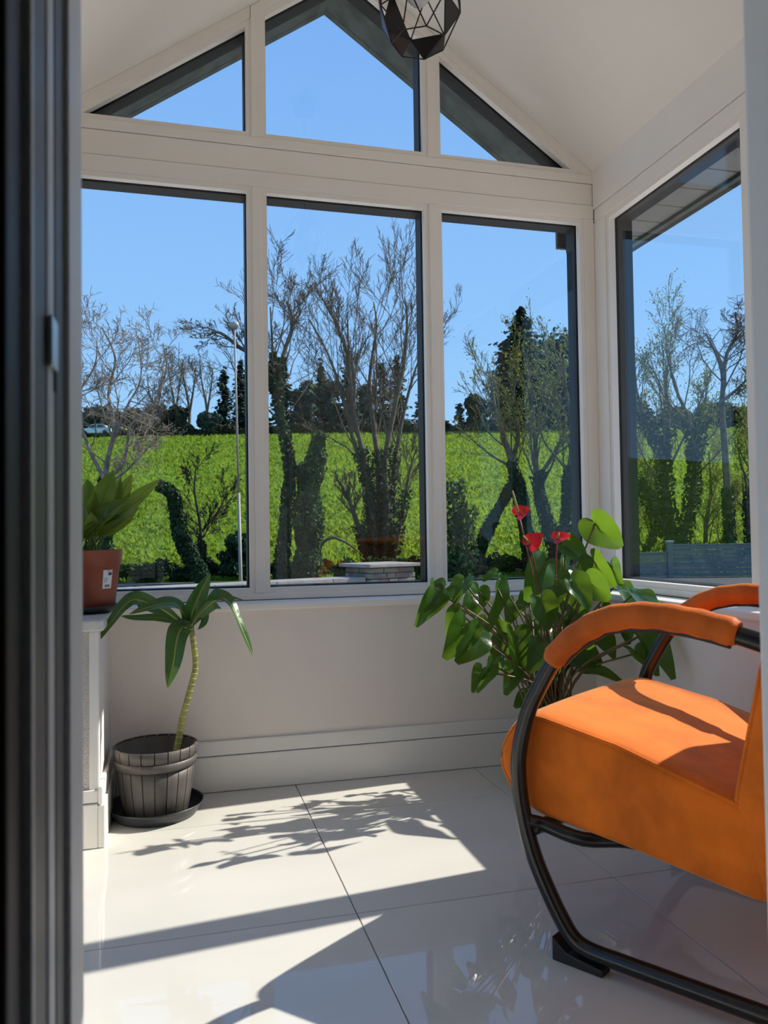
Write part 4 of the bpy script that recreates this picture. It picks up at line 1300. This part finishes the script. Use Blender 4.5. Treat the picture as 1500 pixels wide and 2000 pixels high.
# 7 seen through the side window
tree('thick ivy-trunked tree with green budding crown beyond the fence', (1300, 21), [
    ([(1318, 1100), (1310, 1030), (1300, 960), (1296, 890), (1305, 820), (1300, 740), (1310, 690)], 0.16, 0.02, 0.3, 0.5),
    ([(1322, 1100), (1350, 980), (1356, 900), (1350, 830), (1320, 760), (1300, 680)], 0.11, 0.018, 0.3, -0.5),
    ([(1300, 1040), (1270, 980), (1245, 940), (1222, 900)], 0.09, 0.02, 0.25, -0.8),
    ([(1298, 900), (1270, 840), (1245, 770), (1240, 720)], 0.08, 0.02, 0.25, 0.8),
    ([(1352, 900), (1372, 830), (1380, 760)], 0.08, 0.02, 0.25, 0.4)], 41, dict(PU, n=[13, 8, 5], rmin=0.006), 'bark', 'twig_green', ivy=(5000, 0.13, 0.09, 4.0, 0.6), buds=3800)
tree('tall slim bare tree with open crown beyond the fence', (1425, 20), [
    ([(1428, 1100), (1422, 980), (1416, 880), (1410, 800), (1412, 740), (1402, 700), (1378, 650)], 0.12, 0.025, 0.5, 0.3),
    ([(1412, 740), (1420, 690), (1440, 650), (1436, 610)], 0.06, 0.02, 0.2, 0.4),
    ([(1402, 790), (1440, 760), (1470, 730)], 0.05, 0.02, 0.3, 0.4)], 43, PW, 'bark', ivy=(900, 0.03, 0.08, 1.6, 0.5))
tree('dense budding thicket tree beside the tall slim tree', (1480, 22), [([(1470, 1100), (1462, 1000), (1470, 900), (1455, 820)], 0.12, 0.02, 0.15, 0), ([(1480, 1100), (1520, 1000), (1540, 880)], 0.12, 0.02, 0.15, 0)], 45, dict(PU, n=[14, 8, 5]), 'bark', 'twig_green', buds=3500, ivy=(1200, 0.06, 0.09, 2, 0.5))
tree('leafy spring sapling against the fence panels', (1240, 22.5), [([(1242, 1110), (1236, 1020), (1228, 920), (1232, 840)], 0.10, 0.02, 0.15, 0), ([(1250, 1110), (1280, 1030), (1275, 960)], 0.08, 0.02, 0.15, 0)], 47, dict(PU, n=[13, 8, 5]), 'bark', 'twig_green', buds=4500, ivy=(900, 0.06, 0.09, 2, 0.5))
tree('low budding tree filling the gap behind the fence post', (1385, 23.5), [([(1382, 1110), (1378, 1040), (1388, 960), (1384, 880)], 0.09, 0.02, 0.1, 0), ([(1392, 1110), (1420, 1030), (1440, 960)], 0.08, 0.02, 0.1, 0)], 49, dict(PU, n=[14, 8, 5]), 'bark', 'twig_green', buds=3800)


# ---------------------------------------------------------------- far trees on the skyline
def conifer(label, x, ytop, s, rpx, seed, dense=1.0, m='needle_hazed', group=None, low=0.08):
    rgn = np.random.default_rng(seed)
    g = at_s(x, 900, s)
    z0_ = ground_z(g)
    ztop = at_s(x, ytop, s)[2]
    h = ztop - z0_
    R = rpx * s / F_PX
    root = empty('conifer', label, 'tree', (g[0], g[1], z0_), group=group)
    V, Fq = tube_arrays([(g[0], g[1], z0_ - 0.3), (g[0], g[1], z0_ + h * 0.5), (g[0], g[1], ztop - 0.2)], [0.35, 0.22, 0.04], 6)
    wp(link('trunk', mesh_np('trunk', V, Fq, True), 'bark_dark'), root)
    nlay = int(h / 0.30)
    cs, ns = [], []
    for k in range(nlay):
        t = low + (1 - low) * (k + rgn.random() * 0.6) / nlay
        rad = R * ((1 - t) ** 0.75) * rgn.uniform(0.55, 1.05) + 0.15
        for b2 in range(int(5 * dense) + 1):
            a = rgn.uniform(0, 2 * math.pi)
            rb = rad * rgn.uniform(0.45, 1.2)
            m_ = max(4, int(rb * 6))
            q = (np.arange(m_) + rgn.random(m_)) / m_
            c = np.stack([g[0] + np.cos(a) * rb * q, g[1] + np.sin(a) * rb * q, z0_ + h * t + rgn.normal(0, 0.35) - 0.30 * rb * q ** 1.5 + 0.12 * rb * q ** 6], 1)
            c += rgn.normal(0, 0.10 + 0.05 * rb, (m_, 3)) * np.array([1, 1, 0.5])
            cs.append(c)
            ns.append(np.tile([math.cos(a) * 0.3, math.sin(a) * 0.3, 1.0], (m_, 1)))
    V, Fq = leaf_cloud(rgn, np.concatenate(cs), np.concatenate(ns), 0.62, 0.35)
    wp(link('foliage', mesh_np('foliage', V, Fq), m), root)['kind'] = 'stuff'
    return root


def round_tree(label, x, ytop, s, rpx, seed, m='needle_pine_hazed', group=None, ybot=None, name='round_tree', leaf=0.55, dens=1.0, trunk=True):
    rgn = np.random.default_rng(seed)
    g = at_s(x, 900, s)
    z0_ = ground_z(g)
    ztop = at_s(x, ytop, s)[2]
    h = ztop - z0_
    R = rpx * s / F_PX
    root = empty(name, label, 'tree' if trunk else 'shrub', (g[0], g[1], z0_), group=group)
    if trunk:
        V, Fq = tube_arrays([(g[0], g[1], z0_ - 0.3), (g[0], g[1], z0_ + h * 0.7)], [0.32, 0.12], 6)
        wp(link('trunk', mesh_np('trunk', V, Fq, True), 'bark_dark'), root)
    cs, ns = [], []
    nl = 26
    for k in range(nl):
        t = rgn.uniform(0.18 if trunk else 0.05, 0.88)
        a = rgn.uniform(0, 6.28)
        off = R * 0.62 * math.sqrt(rgn.random()) * (1 - 0.55 * max(0, t - 0.4))
        lr = R * rgn.uniform(0.28, 0.55)
        c0 = np.array([g[0] + math.cos(a) * off, g[1] + math.sin(a) * off, z0_ + h * t])
        m_ = int(210 * dens)
        q = rgn.normal(0, 1, (m_, 3))
        q /= np.linalg.norm(q, axis=1)[:, None]
        c = c0 + q * lr * np.array([1, 1, 0.7]) * rgn.uniform(0.45, 1.22, (m_, 1))
        c = c[(c[:, 2] > z0_ + 0.05) & (c[:, 2] < ztop)]
        q = (c - c0) / lr
        cs.append(c)
        ns.append(q)
    V, Fq = leaf_cloud(rgn, np.concatenate(cs), np.concatenate(ns), leaf, 0.5)
    wp(link('foliage', mesh_np('foliage', V, Fq), m), root)['kind'] = 'stuff'
    return root


GF = 'dark evergreens along the skyline'
for k, (x, y, s, rp) in enumerate([(438, 724, 100, 36), (472, 708, 112, 44), (553, 704, 101, 44), (628, 708, 116, 38), (684, 688, 104, 40), (748, 712, 101, 38), (778, 700, 114, 38), (826, 760, 103, 32)]):
    conifer('dark conifer standing in the evergreen row above the field', x, y, s, rp, 100 + k, group=GF)
for k, (x, y, s, rp) in enumerate([(596, 722, 108, 34), (650, 730, 110, 30), (715, 742, 110, 26), (500, 740, 122, 30)]):
    round_tree('round-crowned evergreen standing in the row above the field', x, y, s, rp, 120 + k, group=GF)
conifer('tallest dark spruce with ragged top left of the corner post', 1022, 604, 97, 118, 140, 2.4, low=0.06)
conifer('second spruce rising behind the tallest spruce', 992, 665, 122, 80, 141, 2.0, low=0.06)
round_tree('broad dark pine beside the tallest spruce', 1100, 628, 112, 68, 142, m='needle_hazed')
round_tree('lower dark pine under the broad pine', 1066, 690, 126, 56, 144, m='needle_hazed')
conifer('small dark fir standing alone on the crest', 899, 790, 97, 24, 143)
round_tree('small grey-green tree beside the lone fir', 930, 768, 99, 22, 145, m='hedge')
for k, (x, y, s, rp) in enumerate([(185, 792, 104, 36), (250, 796, 99, 30), (305, 790, 104, 34), (345, 795, 98.5, 24)]):
    round_tree('low bushy thicket on the crest behind the pale twisted tree', x, y, s, rp, 160 + k, m='hedge', group='thickets on the crest', name='thicket', trunk=False)
round_tree('rounded dark evergreen bush below the conifers', 408, 805, 96.5, 24, 170, m='needle_hazed', name='evergreen_bush', trunk=False)
for k, (x, y, s, rp) in enumerate([(1235, 790, 99, 46), (1320, 800, 108, 50), (1400, 790, 99, 50), (1480, 795, 108, 50), (1160, 760, 106, 44)]):
    round_tree('grey-green woodland tree behind the fence-side trees', x, y, s, rp, 180 + k, m='hedge', group='woodland behind the fence')
PF = dict(PB, lev=3, n=[10, 8, 6], rmin=0.020, ratio=0.42, seg=[6, 5, 4, 3])
for k, (x, yt, w_) in enumerate([(300, 735, 30), (340, 705, 30), (368, 712, 28), (402, 716, 26)]):
    tree('distant bare tree with fine pale crown on the crest', (x, (112, 124, 112, 124)[k]), [([(x, 845), (x + 2, 800), (x - w_ * 0.3, yt + 30), (x - w_ * 0.4, yt)], 0.28, 0.06, 0.3, 1), ([(x + 1, 815), (x + w_ * 0.4, yt + 40), (x + w_ * 0.5, yt + 8)], 0.2, 0.05, 0.2, -1)], 200 + k, PF, 'bark', group='bare trees on the crest', name='distant_bare_tree')

# hedge bank along the top of the field
for k in range(26):
    l0 = -52 + k * 5.2
    s_ = 95.2
    p = np.array([s_ * FW2[0] + l0 * RT2[0], s_ * FW2[1] + l0 * RT2[1]])
    rgn = np.random.default_rng(300 + k)
    zz = ground_z(p)
    m_ = 900
    q = rgn.uniform(-1, 1, (m_, 3))
    q[:, 2] = np.abs(q[:, 2]) ** 0.8
    c = np.stack([p[0] + RT2[0] * q[:, 0] * 2.8 + FW2[0] * q[:, 1] * 0.7, p[1] + RT2[1] * q[:, 0] * 2.8 + FW2[1] * q[:, 1] * 0.7, zz + q[:, 2] * (1.0 + 0.35 * np.sin(q[:, 0] * 3 + k))], 1)
    V, Fq = leaf_cloud(rgn, c, rgn.normal(0, 1, (m_, 3)), 0.42)
    h_ = link('hedge_bush', mesh_np('hedge_bush', V, Fq), 'hedge')
    tag(h_, 'low dark hedge bush in the row along the field top', 'hedge', 'hedge along the field top')

# dark shrub behind the street lamp and ferns on the verge
round_tree('dark leafy shrub behind the street lamp pole', 470, 1035, 19.5, 42, 401, m='ivy', name='laurel_shrub', leaf=0.11, dens=1.5, trunk=False)


def verge_plant(x, s, wpx, hpx, seed, label, m='fern', n=900, leaf=0.09):
    rgn = np.random.default_rng(seed)
    g = at_s(x, 1100, s)
    zz = ground_z(g)
    W, Hh = wpx * s / F_PX, hpx * s / F_PX
    a = rgn.uniform(0, 6.28, n)
    rr = np.sqrt(rgn.random(n))
    hh = rgn.random(n) ** 0.8 * (1 - 0.6 * rr ** 2)
    c = np.stack([g[0] + RT2[0] * np.cos(a) * rr * W + FW2[0] * np.sin(a) * rr * W * 0.6, g[1] + RT2[1] * np.cos(a) * rr * W + FW2[1] * np.sin(a) * rr * W * 0.6, zz + 0.03 + hh * Hh], 1)
    V, Fq = leaf_cloud(rgn, c, rgn.normal(0, 1, (n, 3)) + np.array([0, 0, 0.8]), leaf)
    o = link('verge_shrub', mesh_np('verge_shrub', V, Fq), m)
    tag(o, label, 'shrub', 'low plants on the verge')


rg = random.Random(77)
for k in range(35):
    x = 150 + k * 29 + rg.uniform(-8, 8)
    verge_plant(x, 19.0 + rg.uniform(-0.3, 0.9), rg.uniform(22, 34), rg.uniform(26, 46), 500 + k, 'low dark leafy plant growing along the verge below the trees', 'fern' if rg.random() < 0.7 else 'ivy', 650)

# ---------------------------------------------------------------- street lamp
lb = at_s(470.5, 1144, 15.0)
lt = at_s(458, 640, 15.0)
sl = empty('street_lamp', 'tall thin street lamp with small round head beside the field', 'street lamp', (lb[0], lb[1], -0.28))
mid = lb + (lt - lb) * 0.36
tube('lower_pole', [(lb[0], lb[1], -0.28), tuple(lb), tuple(mid)], [0.036, 0.034, 0.030], 'lamp_pole', sl, 10)
tube('upper_pole', [tuple(mid), tuple(mid + (lt - mid) * 0.5), tuple(lt)], [0.022, 0.020, 0.018], 'lamp_pole', sl, 10)
lathe('lamp_head', [(0.0, -0.02), (0.045, -0.02), (0.085, 0.02), (0.09, 0.06), (0.075, 0.10), (0.03, 0.12), (0.0, 0.122)], 'lamp_head', sl, tuple(lt), 20)

# ---------------------------------------------------------------- garden wall with pier
ZW = 0.37
def on_z(x, y, z):
    d = ray(x, y)
    return CAM + d * ((z - CAM_H) / d[2])
g0, g1 = on_z(236, 1151.5, ZW), on_z(712, 1127, ZW)
dw = nrm((g1 - g0) * np.array([1, 1, 0]))
nw_ = np.array([-dw[1], dw[0], 0])
g0 = g0 - dw * 2.2
LW = np.linalg.norm((g1 - g0)[:2])
gw = empty('garden_wall', 'low rubble stone garden wall with pale coping slabs', 'wall', (g1[0], g1[1], -0.28))


def wbox(name, a0, a1, b0, b1, z0_, z1_, m, parent, org=None, bvl=0.01):
    org = g0 if org is None else org
    pts = [org + dw * a + nw_ * b2 for a, b2 in ((a0, b0), (a1, b0), (a1, b1), (a0, b1))]
    return prism(name, [(p[0], p[1]) for p in pts], lambda a, c, d: (a, c, d), z0_, z1_, m, parent, bvl)


wbox('core', 0, LW, 0.03, 0.25, -0.3, ZW - 0.06, 'grout', gw, bvl=0.0)
rg = random.Random(4)
zc_ = -0.29
while zc_ < ZW - 0.10:
    hh = rg.uniform(0.09, 0.14)
    hh = min(hh, ZW - 0.055 - zc_)
    a = 0.0
    while a < LW - 0.05:
        ln = min(rg.uniform(0.18, 0.42), LW - a)
        wbox('stone', a, a + ln - 0.014, rg.uniform(0.0, 0.018), 0.10, zc_, zc_ + hh - 0.012, 'stone', gw, bvl=0.012)
        a += ln
    zc_ += hh
a = 0.0
while a < LW - 0.05:
    ln = min(0.6, LW - a)
    wbox('coping_slab', a, a + ln - 0.006, -0.03, 0.29, ZW - 0.05, ZW, 'stone_cap', gw, bvl=0.006)
    a += ln
ZP = on_z(755, 1101, 0.5)
zp = CAM_H + (at_s(757, 1101, np.dot(g1 - CAM, np.array([FW2[0], FW2[1], 0])))[2] - CAM_H)
pr_ = empty('stone_pier', 'square stone gate pier with flat pale cap', 'pier', (g1[0], g1[1], -0.28))
wbox('core', 0.06, 0.50, -0.07, 0.33, -0.3, zp - 0.05, 'grout', pr_, g1, 0.0)
zc_ = -0.29
while zc_ < zp - 0.06:
    hh = min(rg.uniform(0.05, 0.085), zp - 0.036 - zc_)
    for side in range(3):
        a = 0.0
        tot = 0.56 if side == 0 else 0.44
        while a < tot - 0.04:
            ln = min(rg.uniform(0.10, 0.22), tot - a)
            j = rg.uniform(0, 0.014)
            if side == 0:
                wbox('stone', a, a + ln - 0.008, -0.11 + j, -0.065, zc_, zc_ + hh - 0.007, 'stone', pr_, g1, 0.006)
            else:
                x0_ = 0.0 if side == 1 else 0.495
                wbox('stone', x0_ + (j if side == 1 else 0), x0_ + 0.06 - (j if side == 2 else 0), -0.062 + a, -0.062 + a + ln - 0.008, zc_, zc_ + hh - 0.007, 'stone', pr_, g1, 0.006)
            a += ln
    zc_ += hh
wbox('pier_cap', -0.04, 0.60, -0.15, 0.42, zp - 0.035, zp, 'stone_cap', pr_, g1, 0.008)

# ---------------------------------------------------------------- fence seen through the side window
SF = 17.8
f0, f1, f2 = at_s(1200, 1125, SF), at_s(1309, 1122, SF), at_s(1480, 1124, SF)
fd = nrm((f2 - f0) * np.array([1, 1, 0]))
fn_ = np.array([-fd[1], fd[0], 0])
for k, (p0_, ln, ytop, lab) in enumerate(((f1 - fd * 2.1, 2.03, 1080, 'lower grey slatted fence panel left of the fence post'), (f1 + fd * 0.07, 2.1, 1065, 'taller grey slatted fence panel right of the fence post'), (f1 + fd * 2.25, 2.1, 1065, 'grey slatted fence panel farthest along the yard'))):
    zt_ = at_s(1309, ytop, SF)[2]
    zb_ = -0.27
    fp_ = empty('slatted_fence', lab, 'fence', (p0_[0], p0_[1], -0.28))
    n_ = 7
    for i in range(n_):
        q0, q1 = zb_ + (zt_ - zb_) * i / n_, zb_ + (zt_ - zb_) * (i + 1) / n_ - 0.008
        c = [p0_ + fd * a + fn_ * b2 for a, b2 in ((0, -0.015), (ln, -0.015), (ln, 0.015), (0, 0.015))]
        prism('slat', [(p[0], p[1]) for p in c], lambda a, c_, d: (a, c_, d), q0, q1, 'fence', fp_, 0.004)
    c = [p0_ + fd * a + fn_ * b2 for a, b2 in ((0, -0.03), (ln, -0.03), (ln, 0.03), (0, 0.03))]
    prism('top_rail', [(p[0], p[1]) for p in c], lambda a, c_, d: (a, c_, d), zt_ - 0.006, zt_ + 0.02, 'fence', fp_, 0.004)
for k, (q, lab) in enumerate(((f1, 'grey fence post with cap where the panels step up'), (f1 + fd * 2.21, 'grey fence post between the two tall panels'))):
    fp_ = empty('fence_post', lab, 'fence post', (q[0], q[1], -0.28))
    zt_ = at_s(1309, 1060, SF)[2]
    c = [q + fd * a + fn_ * b2 for a, b2 in ((-0.06, -0.06), (0.06, -0.06), (0.06, 0.06), (-0.06, 0.06))]
    prism('post', [(p[0], p[1]) for p in c], lambda a, c_, d: (a, c_, d), -0.29, zt_, 'fence', fp_, 0.005)
    c = [q + fd * a + fn_ * b2 for a, b2 in ((-0.08, -0.08), (0.08, -0.08), (0.08, 0.08), (-0.08, 0.08))]
    prism('post_cap', [(p[0], p[1]) for p in c], lambda a, c_, d: (a, c_, d), zt_ + 0.001, zt_ + 0.05, 'lamp_head', fp_, 0.015)


# ---------------------------------------------------------------- parked car on the crest
def car(x, y, s, L, label, paint):
    g = at_s(x, y, s)
    zz = g[2]
    root = empty('parked_car', label, 'car', (g[0], g[1], zz))
    d2, n2 = np.array([RT2[0], RT2[1], 0]), np.array([FW2[0], FW2[1], 0])
    P = lambda a, b2, z_: tuple(np.array([g[0], g[1], zz]) + d2 * a * L + n2 * b2 + np.array([0, 0, z_]))
    body = [(-0.5, 0.35), (-0.5, 0.75), (-0.46, 0.88), (-0.22, 0.95), (-0.10, 1.40), (0.22, 1.42), (0.40, 0.98), (0.49, 0.90), (0.5, 0.35)]
    prism('body', body, lambda a, c, d: P(a, d, c), -0.8, 0.8, paint, root, 0.05)
    for gl in ([(-0.19, 0.96), (-0.09, 1.34), (0.05, 1.36), (0.05, 0.96)], [(0.07, 0.96), (0.07, 1.36), (0.20, 1.35), (0.34, 0.98)]):
        prism('side_window', gl, lambda a, c, d: P(a, d, c), -0.815, -0.80, 'car_glass', root)
    for a in (-0.31, 0.31):
        for b2 in (-0.75, 0.60):
            prism('wheel', [(a + 0.32 / L * math.cos(q), 0.32 + 0.32 * math.sin(q)) for q in np.linspace(0, 2 * math.pi, 15)[:-1]], lambda u_, c, d, b2=b2: P(u_, b2 + d, c), -0.1, 0.2, 'tyre', root)


zc0 = float(gz_s(97.0))
def car_at(x, s, L, label, paint):
    d = ray(x, 838)
    z_ = ground_z(CAM + d * s)
    y_ = 838
    for _ in range(30):
        if at_s(x, y_, s)[2] > z_:
            y_ += 0.5
        else:
            y_ -= 0.5
    car(x, y_, s, L, label, paint)
car_at(190, 93.5, 3.9, 'pale blue parked car at the far edge of the field', 'car_paint')
car_at(222, 97.8, 3.6, 'yellow parked car half behind the pale blue car', 'car_yellow')
